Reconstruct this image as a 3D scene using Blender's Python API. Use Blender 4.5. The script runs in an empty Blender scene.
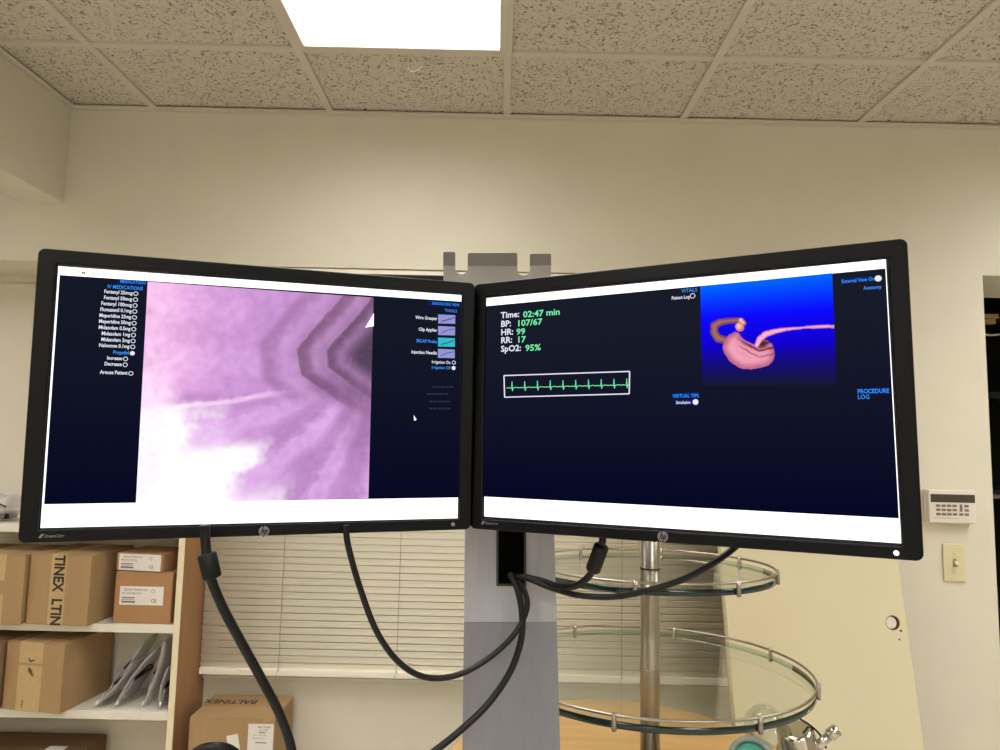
import bpy, bmesh, math, random
from math import sin, cos, pi, radians, atan2
from mathutils import Vector, Matrix, noise

random.seed(7)
S = bpy.context.scene
COL = S.collection
# ------------------------------------------------------------------ camera
FPX = 680.0
PITCH, ROLL = radians(5.46), radians(1.25)
R0 = Vector((1, 0, 0)); U0 = Vector((0, -sin(PITCH), cos(PITCH))); FWD = Vector((0, cos(PITCH), sin(PITCH)))
RT = R0 * cos(ROLL) + U0 * sin(ROLL)
UP = R0 * -sin(ROLL) + U0 * cos(ROLL)
EYE = Vector((0, 0, 1.55))
cam = bpy.data.cameras.new('camera'); cam_o = bpy.data.objects.new('camera', cam); COL.objects.link(cam_o)
cam.sensor_width = 36; cam.sensor_fit = 'HORIZONTAL'; cam.lens = 36 * FPX / 1000; cam.clip_start = .02
m = Matrix((RT, UP, -FWD)).transposed().to_4x4(); m.translation = EYE
cam_o.matrix_world = m
S.camera = cam_o
# ------------------------------------------------------------------ world and exposure
w = bpy.data.worlds.new('world'); S.world = w; w.use_nodes = True
w.node_tree.nodes['Background'].inputs[0].default_value = (.8, .85, 1, 1)
w.node_tree.nodes['Background'].inputs[1].default_value = 0.02
S.view_settings.view_transform = 'Standard'; S.view_settings.look = 'None'
S.view_settings.exposure = 0.25; S.view_settings.gamma = 1.0; S.view_settings.use_curve_mapping = False
LAMP = 18.5          # radiance of the ceiling troffers
LAMP_W = (1.0, .985, .955)


# ------------------------------------------------------------------ helpers
def at(px, py, Y=None, Z=None, X=None):
    d = FWD * FPX + RT * (px - 500) - UP * (py - 375)
    if Y is not None: t = (Y - EYE.y) / d.y
    elif Z is not None: t = (Z - EYE.z) / d.z
    else: t = (X - EYE.x) / d.x
    return EYE + d * t


def lin(c):
    return tuple(((v / 255) / 12.92 if v / 255 <= .04045 else ((v / 255 + .055) / 1.055) ** 2.4) for v in c)


MATS = {}


def mat(name, rgb, rough=.6, metal=0, spec=.5, noise_amt=0, noise_scale=30, bump=0, bump_scale=200, alpha=1, trans=0, emis=None, es=0, stretch=None, coat=0):
    if name in MATS: return MATS[name]
    M = bpy.data.materials.new(name); M.use_nodes = True; MATS[name] = M
    nt = M.node_tree; b = nt.nodes['Principled BSDF']
    c = (*lin(rgb), 1)
    b.inputs['Base Color'].default_value = c
    b.inputs['Roughness'].default_value = rough; b.inputs['Metallic'].default_value = metal
    b.inputs['Specular IOR Level'].default_value = spec
    b.inputs['Alpha'].default_value = alpha; b.inputs['Transmission Weight'].default_value = trans
    b.inputs['Coat Weight'].default_value = coat
    if emis:
        b.inputs['Emission Color'].default_value = (*lin(emis), 1); b.inputs['Emission Strength'].default_value = es
    tc = nt.nodes.new('ShaderNodeTexCoord')
    mp = nt.nodes.new('ShaderNodeMapping'); nt.links.new(tc.outputs['Object'], mp.inputs[0])
    if stretch: mp.inputs['Scale'].default_value = stretch
    if noise_amt:
        n = nt.nodes.new('ShaderNodeTexNoise'); n.inputs['Scale'].default_value = noise_scale; n.inputs['Detail'].default_value = 5
        nt.links.new(mp.outputs[0], n.inputs['Vector'])
        r = nt.nodes.new('ShaderNodeMapRange'); r.inputs[1].default_value = .3; r.inputs[2].default_value = .7
        r.inputs[3].default_value = 1 - noise_amt; r.inputs[4].default_value = 1 + noise_amt
        nt.links.new(n.outputs[0], r.inputs[0])
        mx = nt.nodes.new('ShaderNodeVectorMath'); mx.operation = 'SCALE'; mx.inputs[0].default_value = c[:3]
        nt.links.new(r.outputs[0], mx.inputs['Scale']); nt.links.new(mx.outputs[0], b.inputs['Base Color'])
    if bump:
        n = nt.nodes.new('ShaderNodeTexNoise'); n.inputs['Scale'].default_value = bump_scale; n.inputs['Detail'].default_value = 3
        nt.links.new(mp.outputs[0], n.inputs['Vector'])
        bp = nt.nodes.new('ShaderNodeBump'); bp.inputs['Strength'].default_value = bump; bp.inputs['Distance'].default_value = .002
        nt.links.new(n.outputs[0], bp.inputs['Height']); nt.links.new(bp.outputs[0], b.inputs['Normal'])
    return M


def emit(name, rgb, s=1.0):
    if name in MATS: return MATS[name]
    M = bpy.data.materials.new(name); M.use_nodes = True; MATS[name] = M
    nt = M.node_tree; nt.nodes.clear()
    e = nt.nodes.new('ShaderNodeEmission'); o = nt.nodes.new('ShaderNodeOutputMaterial')
    e.inputs[0].default_value = (*lin(rgb), 1); e.inputs[1].default_value = s * .84
    nt.links.new(e.outputs[0], o.inputs[0]); return M


def emit_attr(name, s=1.0):
    M = bpy.data.materials.new(name); M.use_nodes = True
    nt = M.node_tree; nt.nodes.clear()
    e = nt.nodes.new('ShaderNodeEmission'); o = nt.nodes.new('ShaderNodeOutputMaterial'); a = nt.nodes.new('ShaderNodeAttribute')
    a.attribute_name = 'picture'; e.inputs[1].default_value = s * .86
    nt.links.new(a.outputs['Color'], e.inputs[0]); nt.links.new(e.outputs[0], o.inputs[0]); return M


class MB:
    def __init__(s): s.bm = bmesh.new()

    def _merge(s, b2, M=None, mi=0, smooth=False):
        if M is not None: b2.transform(M)
        for f in b2.faces:
            f.material_index = mi if mi else f.material_index
            if smooth: f.smooth = True
        me = bpy.data.meshes.new('tmp'); b2.to_mesh(me); b2.free()
        s.bm.from_mesh(me); bpy.data.meshes.remove(me)

    def box(s, a, b, M=None, bev=0, mi=0, seg=2):
        a, b = Vector(a), Vector(b); b2 = bmesh.new()
        bmesh.ops.create_cube(b2, size=1)
        bmesh.ops.transform(b2, verts=b2.verts, matrix=Matrix.Translation((a + b) / 2) @ Matrix.Diagonal((*(abs(v) for v in (b - a)), 1)))
        if bev: bmesh.ops.bevel(b2, geom=b2.edges[:], offset=bev, segments=seg, affect='EDGES', profile=.5)
        s._merge(b2, M, mi); return s

    def quad(s, pts, mi=0):
        vs = [s.bm.verts.new(p) for p in pts]; f = s.bm.faces.new(vs); f.material_index = mi; return s

    def cyl(s, p0, p1, r0, r1=None, seg=32, mi=0, cap=True, bev=0):
        p0, p1 = Vector(p0), Vector(p1); r1 = r0 if r1 is None else r1
        b2 = bmesh.new(); L = (p1 - p0).length
        bmesh.ops.create_cone(b2, cap_ends=cap, segments=seg, radius1=r0, radius2=r1, depth=L)
        for f in b2.faces: f.smooth = len(f.verts) == 4
        if bev:
            ed = [e for e in b2.edges if any(len(f.verts) > 4 for f in e.link_faces)]
            bmesh.ops.bevel(b2, geom=ed, offset=bev, segments=2, affect='EDGES')
        q = (p1 - p0).to_track_quat('Z', 'Y').to_matrix().to_4x4()
        s._merge(b2, Matrix.Translation((p0 + p1) / 2) @ q, mi); return s

    def sphere(s, c, r, M=None, mi=0, sc=(1, 1, 1), seg=24):
        b2 = bmesh.new(); bmesh.ops.create_uvsphere(b2, u_segments=seg, v_segments=seg // 2, radius=r)
        T = Matrix.Translation(Vector(c)) @ Matrix.Diagonal((*sc, 1))
        s._merge(b2, (M @ T) if M is not None else T, mi, True); return s

    def lathe(s, prof, M=None, seg=48, mi=0, sx=1, sy=1):
        b2 = bmesh.new(); rings = []
        for r, z in prof:
            rings.append([b2.verts.new((r * sx * cos(2 * pi * i / seg), r * sy * sin(2 * pi * i / seg), z)) for i in range(seg)])
        for a, b in zip(rings, rings[1:]):
            for i in range(seg): b2.faces.new((a[i], a[(i + 1) % seg], b[(i + 1) % seg], b[i]))
        if prof[0][0] > 1e-4: b2.faces.new(rings[0][::-1])
        if prof[-1][0] > 1e-4: b2.faces.new(rings[-1])
        bmesh.ops.remove_doubles(b2, verts=b2.verts, dist=1e-6)
        for f in b2.faces: f.smooth = len(f.verts) <= 4
        s._merge(b2, M, mi); return s

    def tube(s, pts, r, seg=14, closed=False, mi=0, M=None, sub=8, cap=True, smoothpath=True):
        P = [Vector(p) for p in pts]
        if smoothpath and len(P) > 2:
            out = []; n = len(P)
            rng = range(n if closed else n - 1)
            for i in rng:
                if closed: a, b, c, d = P[i - 1], P[i], P[(i + 1) % n], P[(i + 2) % n]
                else: a, b, c, d = P[max(i - 1, 0)], P[i], P[i + 1], P[min(i + 2, n - 1)]
                for k in range(sub):
                    t = k / sub
                    out.append(.5 * ((2 * b) + (c - a) * t + (2 * a - 5 * b + 4 * c - d) * t * t + (3 * b - a - 3 * c + d) * t ** 3))
            if not closed: out.append(P[-1])
            P = out
        n = len(P); b2 = bmesh.new(); rings = []; nrm = None
        for i in range(n):
            if closed: t = (P[(i + 1) % n] - P[i - 1]).normalized()
            else: t = (P[min(i + 1, n - 1)] - P[max(i - 1, 0)]).normalized()
            if nrm is None:
                nrm = t.cross(Vector((0, 0, 1)))
                if nrm.length < .1: nrm = t.cross(Vector((1, 0, 0)))
            nrm = (nrm - t * nrm.dot(t)).normalized(); bn = t.cross(nrm)
            rr = r(i / (n - 1)) if callable(r) else r
            rings.append([b2.verts.new(P[i] + (nrm * cos(2 * pi * k / seg) + bn * sin(2 * pi * k / seg)) * rr) for k in range(seg)])
        for i in range(n if closed else n - 1):
            a, b = rings[i], rings[(i + 1) % n]
            for k in range(seg):
                f = b2.faces.new((a[k], a[(k + 1) % seg], b[(k + 1) % seg], b[k])); f.smooth = True
        if not closed and cap: b2.faces.new(rings[0][::-1]); b2.faces.new(rings[-1])
        s._merge(b2, M, mi); return s

    def plate(s, outlines, th, M=None, bev=0, mi=0):
        """2-D outlines (first outer, others holes) in XY, thickness th centred on z = 0"""
        cu = bpy.data.curves.new('c', 'CURVE'); cu.dimensions = '2D'; cu.fill_mode = 'BOTH'
        cu.extrude = max(th / 2 - bev, 0); cu.bevel_depth = bev; cu.bevel_resolution = 1; cu.offset = -bev
        for o in outlines:
            sp = cu.splines.new('POLY'); sp.points.add(len(o) - 1); sp.use_cyclic_u = True
            for i, p in enumerate(o): sp.points[i].co = (p[0], p[1], 0, 1)
        s._curve(cu, M, mi); return s

    def _curve(s, cu, M, mi):
        ob = bpy.data.objects.new('c', cu); COL.objects.link(ob)
        dg = bpy.context.evaluated_depsgraph_get(); dg.update()
        me = bpy.data.meshes.new_from_object(ob.evaluated_get(dg))
        bpy.data.objects.remove(ob); bpy.data.curves.remove(cu)
        b2 = bmesh.new(); b2.from_mesh(me); bpy.data.meshes.remove(me)
        for f in b2.faces: f.material_index = 0
        s._merge(b2, M, mi)

    def text(s, body, size, M, align='LEFT', bold=0.0, th=0.0, sx=1.0, mi=0, shear=0):
        cu = bpy.data.curves.new('t', 'FONT'); cu.body = body; cu.size = size; cu.align_x = align
        cu.offset = bold * size; cu.extrude = th; cu.resolution_u = 2; cu.shear = shear
        s._curve(cu, M @ Matrix.Diagonal((sx, 1, 1, 1)), mi); return s

    def build(s, name, mats, parent=None, world=True, smooth_angle=None):
        me = bpy.data.meshes.new(name); 
        bmesh.ops.recalc_face_normals(s.bm, faces=s.bm.faces) if getattr(s, 'fix', True) else None
        s.bm.to_mesh(me); s.bm.free()
        for mm in (mats if isinstance(mats, (list, tuple)) else [mats]): me.materials.append(mm)
        o = bpy.data.objects.new(name, me); COL.objects.link(o)
        if parent is not None:
            o.parent = parent
            if world: o.matrix_parent_inverse = WORLD[parent.name].inverted()
            WORLD[o.name] = Matrix.Identity(4) if world else WORLD[parent.name].copy()
        else: WORLD[o.name] = Matrix.Identity(4)
        return o


WORLD = {}


def thing(name, label, cat, loc=(0, 0, 0), group=None, M=None):
    o = bpy.data.objects.new(name, None); COL.objects.link(o); o.empty_display_size = .05
    o.matrix_world = M if M is not None else Matrix.Translation(Vector(loc))
    WORLD[o.name] = o.matrix_world.copy()
    return tag(o, label, cat, group)


def tag(o, label, cat, group=None):
    o['label'] = label; o['category'] = cat
    if group: o['group'] = group
    return o


def struct(o, label=None, cat=None):
    o['kind'] = 'structure'
    if label: o['label'] = label
    if cat: o['category'] = cat
    return o


def rrect(x0, y0, x1, y1, r, n=6):
    out = []
    for cx, cy, a in ((x1 - r, y1 - r, 0), (x0 + r, y1 - r, 90), (x0 + r, y0 + r, 180), (x1 - r, y0 + r, 270)):
        for k in range(n + 1):
            t = radians(a + 90 * k / n); out.append((cx + r * cos(t), cy + r * sin(t)))
    return out


def circ(cx, cy, r, n=28): return [(cx + r * cos(2 * pi * k / n), cy + r * sin(2 * pi * k / n)) for k in range(n)]


def basis(o, x, y, z):
    M = Matrix((Vector(x), Vector(y), Vector(z))).transposed().to_4x4(); M.translation = Vector(o); return M


FACE = basis((0, 0, 0), (1, 0, 0), (0, 0, 1), (0, -1, 0))     # flat shapes drawn in XY stand up and face -Y


def face_at(p, extra=None):
    M = Matrix.Translation(Vector(p))
    return M @ (extra or Matrix.Identity(4)) @ FACE


def smoothstep(a, b, x):
    t = max(0, min(1, (x - a) / (b - a))); return t * t * (3 - 2 * t)


def mix(a, b, t): return tuple(u + (v - u) * t for u, v in zip(a, b))


# ------------------------------------------------------------------ materials
M_wall = mat('cream_wall_paint', (216, 210, 192), .75, noise_amt=.02, noise_scale=6, bump=.25, bump_scale=260, spec=.3)
M_niche = mat('niche_wall_paint', (216, 209, 192), .75, noise_amt=.02, noise_scale=6, bump=.2, bump_scale=260, spec=.3)
M_floor = mat('beige_floor_vinyl', (196, 188, 174), .5, noise_amt=.08, noise_scale=12)
M_grid = mat('ceiling_grid_enamel', (206, 199, 186), .5)
M_white_lam = mat('white_laminate', (222, 216, 202), .5, noise_amt=.02)
M_edge = mat('cream_edge_band', (226, 214, 180), .5)
M_brown = mat('brown_laminate', (164, 122, 84), .55, noise_amt=.06, noise_scale=40, stretch=(1, 1, .15))
M_card = mat('corrugated_cardboard', (163, 132, 93), .85, noise_amt=.06, noise_scale=25, bump=.15, bump_scale=300, stretch=(1, 1, .2))
M_card2 = mat('orange_brown_cardboard', (166, 124, 84), .85, noise_amt=.05, noise_scale=30, bump=.1)
M_card3 = mat('dark_cardboard', (112, 83, 52), .9, noise_amt=.06, noise_scale=30, bump=.1)
M_tape = mat('packing_tape', (184, 156, 110), .3, noise_amt=.05, noise_scale=60)
M_paper = mat('label_paper', (222, 216, 208), .6)
M_ink = mat('black_print', (38, 28, 24), .7)
M_greyink = mat('grey_print', (120, 112, 106), .7)
M_blind = mat('cream_blind_slat', (238, 232, 214), .45, spec=.4)
M_cord = mat('blind_cord', (170, 160, 135), .8)
M_bezel = mat('black_bezel_plastic', (3, 3, 7), .4, spec=.22, noise_amt=.05, noise_scale=400)
M_black = mat('black_plastic', (5, 5, 6), .5, spec=.3)
M_rubber = mat('black_cable_rubber', (10, 9, 10), .42, spec=.35, bump=.05)
M_steel = mat('brushed_stand_metal', (168, 169, 180), .38, metal=.15, noise_amt=.05, noise_scale=120, stretch=(1, 1, .05), bump=.05)
M_steel_shade = mat('shade_painted_stand_metal', (126, 127, 137), .38, metal=.15, noise_amt=.05, noise_scale=120, stretch=(1, 1, .05), bump=.05)  # same metal with the shade on the lower column painted in
M_steel2 = mat('bracket_metal', (160, 157, 152), .45, metal=.15, noise_amt=.03, noise_scale=100)
M_chrome = mat('chrome', (205, 200, 192), .16, metal=1)
M_satin = mat('satin_steel', (168, 160, 148), .3, metal=1, noise_amt=.04, noise_scale=150, stretch=(1, 1, .05))
M_plast = mat('ivory_plastic', (214, 203, 164), .4)
M_pw = mat('warm_white_plastic', (220, 212, 198), .45)
M_lcd = mat('dark_display_window', (70, 62, 55), .15)
M_key = mat('grey_rubber_key', (120, 112, 104), .6)
M_wood = mat('tan_wood_laminate', (202, 162, 106), .4, noise_amt=.10, noise_scale=9, stretch=(.5, 3, 1))
M_doorp = mat('cream_door_paint', (212, 202, 170), .5, noise_amt=.015, noise_scale=5)
M_logo = mat('silver_logo', (150, 148, 155), .3, metal=.8)
M_grey_t = mat('grey_badge_print', (120, 120, 126), .5)
M_teal = mat('teal_rubber', (60, 140, 122), .4)
M_darkroom = mat('unlit_room_tone', (70, 64, 58), .9)  # ordinary wall coloured dark for the lack of light in there
M_darkrack = mat('unlit_rack_tone', (20, 20, 22), .5)  # black colour stands for the darkness of the unlit room
M_lum = mat('cream_foam', (200, 178, 120), .7)


def ceiling_material():
    M = bpy.data.materials.new('fissured_ceiling_tile'); M.use_nodes = True; nt = M.node_tree
    b = nt.nodes['Principled BSDF']; b.inputs['Roughness'].default_value = .9; b.inputs['Specular IOR Level'].default_value = .1
    tc = nt.nodes.new('ShaderNodeTexCoord')
    n0 = nt.nodes.new('ShaderNodeTexNoise'); n0.inputs['Scale'].default_value = 60
    nt.links.new(tc.outputs['Object'], n0.inputs['Vector'])
    ad = nt.nodes.new('ShaderNodeMixRGB'); ad.inputs[0].default_value = .03
    nt.links.new(tc.outputs['Object'], ad.inputs[1]); nt.links.new(n0.outputs['Color'], ad.inputs[2])
    # worm-like fissures: thin level lines of a noise, broken up by a second one
    a = nt.nodes.new('ShaderNodeTexNoise'); a.inputs['Scale'].default_value = 62; a.inputs['Detail'].default_value = 1.5
    nt.links.new(ad.outputs[0], a.inputs['Vector'])
    s1 = nt.nodes.new('ShaderNodeMath'); s1.operation = 'SUBTRACT'; s1.inputs[1].default_value = .5; nt.links.new(a.outputs[0], s1.inputs[0])
    s2 = nt.nodes.new('ShaderNodeMath'); s2.operation = 'ABSOLUTE'; nt.links.new(s1.outputs[0], s2.inputs[0])
    c = nt.nodes.new('ShaderNodeTexNoise'); c.inputs['Scale'].default_value = 105; c.inputs['Detail'].default_value = 1
    nt.links.new(tc.outputs['Object'], c.inputs['Vector'])
    r2 = nt.nodes.new('ShaderNodeMapRange'); r2.inputs[1].default_value = .44; r2.inputs[2].default_value = .54; nt.links.new(c.outputs[0], r2.inputs[0])
    r1 = nt.nodes.new('ShaderNodeMapRange'); r1.inputs[1].default_value = .018; r1.inputs[2].default_value = .042
    r1.inputs[3].default_value = 1; r1.inputs[4].default_value = 0; nt.links.new(s2.outputs[0], r1.inputs[0])
    mu = nt.nodes.new('ShaderNodeMath'); mu.operation = 'MULTIPLY'; nt.links.new(r1.outputs[0], mu.inputs[0]); nt.links.new(r2.outputs[0], mu.inputs[1])
    f = nt.nodes.new('ShaderNodeTexNoise'); f.inputs['Scale'].default_value = 240; nt.links.new(tc.outputs['Object'], f.inputs['Vector'])
    r3 = nt.nodes.new('ShaderNodeMapRange'); r3.inputs[1].default_value = .62; r3.inputs[2].default_value = .72; r3.inputs[4].default_value = .35
    nt.links.new(f.outputs[0], r3.inputs[0])
    mxm = nt.nodes.new('ShaderNodeMath'); mxm.operation = 'MAXIMUM'; nt.links.new(mu.outputs[0], mxm.inputs[0]); nt.links.new(r3.outputs[0], mxm.inputs[1])
    mc = nt.nodes.new('ShaderNodeMixRGB'); mc.inputs[1].default_value = (*lin((208, 201, 188)), 1); mc.inputs[2].default_value = (*lin((128, 118, 102)), 1)
    nt.links.new(mxm.outputs[0], mc.inputs[0]); nt.links.new(mc.outputs[0], b.inputs['Base Color'])
    bp = nt.nodes.new('ShaderNodeBump'); bp.invert = True; bp.inputs['Strength'].default_value = .5; bp.inputs['Distance'].default_value = .002
    nt.links.new(mxm.outputs[0], bp.inputs['Height']); nt.links.new(bp.outputs[0], b.inputs['Normal'])
    return M


def glass_material(name, tint, gloss=.1, rough=0.0):
    M = bpy.data.materials.new(name); M.use_nodes = True; nt = M.node_tree; nt.nodes.clear()
    o = nt.nodes.new('ShaderNodeOutputMaterial'); t = nt.nodes.new('ShaderNodeBsdfTransparent'); t.inputs[0].default_value = (*tint, 1)
    g = nt.nodes.new('ShaderNodeBsdfGlossy'); g.inputs['Roughness'].default_value = rough
    fr = nt.nodes.new('ShaderNodeLayerWeight'); fr.inputs[0].default_value = .5
    pw = nt.nodes.new('ShaderNodeMath'); pw.operation = 'POWER'; pw.inputs[1].default_value = 4.5; nt.links.new(fr.outputs['Facing'], pw.inputs[0])
    ad = nt.nodes.new('ShaderNodeMath'); ad.operation = 'MULTIPLY_ADD'; ad.inputs[1].default_value = .9; ad.inputs[2].default_value = gloss; nt.links.new(pw.outputs[0], ad.inputs[0])
    mx = nt.nodes.new('ShaderNodeMixShader'); nt.links.new(ad.outputs[0], mx.inputs[0]); nt.links.new(t.outputs[0], mx.inputs[1]); nt.links.new(g.outputs[0], mx.inputs[2])
    nt.links.new(mx.outputs[0], o.inputs[0]); return M


M_tile = ceiling_material()
M_glass = glass_material('green_tinted_glass', (.965, .985, .965), .03)
M_gedge = mat('glass_edge', (14, 40, 33), .12, spec=.6)
M_gback = glass_material('far_glass_edge', (.55, .72, .64), .05)
M_clear = glass_material('clear_moulded_plastic', (.86, .87, .84), .10, .08)


def film_material():
    M = bpy.data.materials.new('translucent_grey_bag'); M.use_nodes = True; nt = M.node_tree
    b = nt.nodes['Principled BSDF']; b.inputs['Base Color'].default_value = (*lin((205, 203, 202)), 1); b.inputs['Roughness'].default_value = .3
    t = nt.nodes.new('ShaderNodeBsdfTransparent'); mx = nt.nodes.new('ShaderNodeMixShader'); mx.inputs[0].default_value = .55
    tc = nt.nodes.new('ShaderNodeTexCoord'); n = nt.nodes.new('ShaderNodeTexNoise'); n.inputs['Scale'].default_value = 28; n.inputs['Detail'].default_value = 4
    nt.links.new(tc.outputs['Object'], n.inputs['Vector'])
    bp = nt.nodes.new('ShaderNodeBump'); bp.inputs['Strength'].default_value = .6; bp.inputs['Distance'].default_value = .006
    nt.links.new(n.outputs[0], bp.inputs['Height']); nt.links.new(bp.outputs[0], b.inputs['Normal'])
    nt.links.new(t.outputs[0], mx.inputs[1]); nt.links.new(b.outputs[0], mx.inputs[2])
    nt.links.new(mx.outputs[0], nt.nodes['Material Output'].inputs[0]); return M


M_film = film_material()

# ------------------------------------------------------------------ the room
YW = 2.262; DN = .22; YB = YW + DN; TH = .34
CZ = 2.665; ZH = 2.12; DX = 1.63; DH = 2.142
NX0, NX1 = -2.75, 1.02                 # ends of the niche
XL, XR, YF = -4.6, 3.7, -3.0
b = MB()
b.box((XL, YW, ZH), (NX1, YW + TH, CZ + .1)).box((NX1, YW, 0), (DX, YW + TH, CZ + .1)).box((DX, YW, DH), (2.55, YW + TH, CZ + .1))
b.box((2.55, YW, 0), (XR, YW + TH, CZ + .1)).box((XL, YW, 0), (NX0, YW + TH, ZH))
struct(b.build('wall_back', M_wall))
b = MB(); b.box((NX0, YB, 0), (NX1, YW + TH, ZH))
struct(b.build('wall_niche', M_wall))
struct(MB().box((XL - .1, YF, 0), (XL, YW + TH, CZ + .1)).build('wall_left', M_wall))
struct(MB().box((XR, YF, 0), (XR + .1, YW + TH, CZ + .1)).build('wall_right', M_wall))
struct(MB().box((XL, YF - .1, 0), (XR, YF, CZ + .1)).build('wall_front', M_wall))
struct(MB().box((XL - .1, YF - .1, -.1), (XR + .1, 5.0, 0)).build('floor', M_floor))
# boxed-in beam under the ceiling
bo = MB().box((-1.655, YF, 2.324), (-1.505, YW - .0005, CZ - .003), bev=.002).build('ceiling_beam', M_wall)
struct(bo)
# dark room beyond the doorway
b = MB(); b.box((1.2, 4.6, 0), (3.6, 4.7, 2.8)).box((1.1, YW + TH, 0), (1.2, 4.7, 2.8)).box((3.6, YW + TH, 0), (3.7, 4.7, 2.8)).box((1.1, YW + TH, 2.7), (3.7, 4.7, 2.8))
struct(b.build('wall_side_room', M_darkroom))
# ceiling tiles (openings where the troffers sit)
GX, GY = .003, 1.876; P = .609
lights = [(-1, 0, ''), (-5, 0, ''), (3, 0, ''), (1, -3, ''), (-2, -3, ''), (-1, -6, ''), (3, -6, ''), (-5, -6, '')]  # unseen panels over and behind the viewer are added to brighten the wall
cells = set()
for i, j, _ in lights: cells |= {(i, j), (i, j - 1)}
b = MB()
ix0, ix1 = math.floor((XL - GX) / P), math.ceil((XR - GX) / P)
for i in range(ix0, ix1):
    for j in range(-9, 1 + 1):
        x0, x1 = max(GX + i * P, XL), min(GX + (i + 1) * P, XR)
        y0, y1 = max(GY + (j - 1) * P, YF), min(GY + j * P, YW)
        if y1 <= y0 or x1 <= x0 or (i, j) in cells: continue
        b.box((x0, y0, CZ + .007), (x1, y1, CZ + .022))
struct(b.build('ceiling', M_tile))
b = MB(); g = .012
for i in range(ix0 + 1, ix1): b.box((GX + i * P - g, YF, CZ - .002), (GX + i * P + g, YW - .0005, CZ + .012), bev=.001)
for j in range(-8, 1):
    for i in range(ix0, ix1):
        x0, x1 = max(GX + i * P, XL) + g, min(GX + (i + 1) * P, XR) - g
        b.box((x0, GY + j * P - g, CZ - .0015), (x1, GY + j * P + g, CZ + .012), bev=.001)
struct(b.build('ceiling_grid', M_grid))
b = MB(); b.box((XL, YW - .020, CZ - .0032), (XR, YW - .0002, CZ + .001)).box((XL, YW - .002, CZ - .010), (XR, YW - .0002, CZ - .0031))
b.box((-1.505, YF, CZ - .002), (-1.485, YW - .0205, CZ + .001)).box((-1.5048, YF, CZ - .010), (-1.503, YW - .0205, CZ - .0015))
struct(b.build('trim_1', M_grid))
# small dark gaps beside the tiles are left by the grid lip itself

M_lamp = mat('troffer_diffuser', (240, 240, 235), .4, emis=(255, 250, 240), es=LAMP, noise_amt=.01)
M_lamp.node_tree.nodes['Principled BSDF'].inputs['Emission Color'].default_value = (*LAMP_W, 1)
# a prismatic lens sends most of its light straight down
nt_ = M_lamp.node_tree; lw = nt_.nodes.new('ShaderNodeNewGeometry'); dp = nt_.nodes.new('ShaderNodeVectorMath'); dp.operation = 'DOT_PRODUCT'
nt_.links.new(lw.outputs['Normal'], dp.inputs[0]); nt_.links.new(lw.outputs['Incoming'], dp.inputs[1])
pw_ = nt_.nodes.new('ShaderNodeMath'); pw_.operation = 'POWER'; pw_.inputs[1].default_value = 1.35; nt_.links.new(dp.outputs['Value'], pw_.inputs[0])
ml_ = nt_.nodes.new('ShaderNodeMath'); ml_.operation = 'MULTIPLY'; ml_.inputs[1].default_value = LAMP; nt_.links.new(pw_.outputs[0], ml_.inputs[0])
nt_.links.new(ml_.outputs[0], nt_.nodes['Principled BSDF'].inputs['Emission Strength'])
M_lamp_soft = M_lamp.copy(); M_lamp_soft.name = 'weaker_troffer_diffuser'
for n_ in M_lamp_soft.node_tree.nodes:
    if n_.type == 'MATH' and n_.operation == 'MULTIPLY' and abs(n_.inputs[1].default_value - LAMP) < .01: n_.inputs[1].default_value = LAMP * .66   # dimmed to soften the hot spot on the wall
for k, (i, j, where) in enumerate(lights):
    x0, x1, y0, y1 = GX + i * P, GX + (i + 1) * P, GY + (j - 2) * P, GY + j * P
    lab = ['bright ceiling light panel above the two monitors', 'ceiling light panel left of the boxed beam', 'ceiling light panel near the doorway',
           'added unseen light panel overhead, right of the viewer', 'added unseen light panel overhead, left of the viewer', 'added unseen light panel behind the viewer, in the middle',
           'added unseen light panel behind the viewer, on the right', 'added unseen light panel behind the viewer, on the far left'][k]
    lamp_ = M_lamp_soft if k == 0 else M_lamp
    t = thing('ceiling_light', lab, 'ceiling light', ((x0 + x1) / 2, (y0 + y1) / 2, CZ))
    f = MB(); q = .024
    f.box((x0 + .004, y0 + .004, CZ - .004), (x0 + q, y1 - .004, CZ + .05), bev=.001).box((x1 - q, y0 + .004, CZ - .004), (x1 - .004, y1 - .004, CZ + .05), bev=.001)
    f.box((x0 + q, y0 + .004, CZ - .004), (x1 - q, y0 + q, CZ + .05), bev=.001).box((x0 + q, y1 - q, CZ - .004), (x1 - q, y1 - .004, CZ + .05), bev=.001)
    f.build('frame', M_grid, t)
    MB().box((x0 + q, y0 + q, CZ + .004), (x1 - q, y1 - q, CZ + .012)).build('diffuser', lamp_, t)
# bent white wire hooked under a ceiling tile
h = MB().tube([at(408.5, 65.5, Z=CZ - .001), at(409.5, 70, Z=CZ - .012), at(414, 71.5, Z=CZ - .014), at(422.5, 66.5, Z=CZ - .020)], .0022, seg=8)
tag(h.build('wire_hook', mat('white_wire', (250, 250, 250), .3)), 'small bent white wire hook under the ceiling tile beside the light', 'hook')

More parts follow.
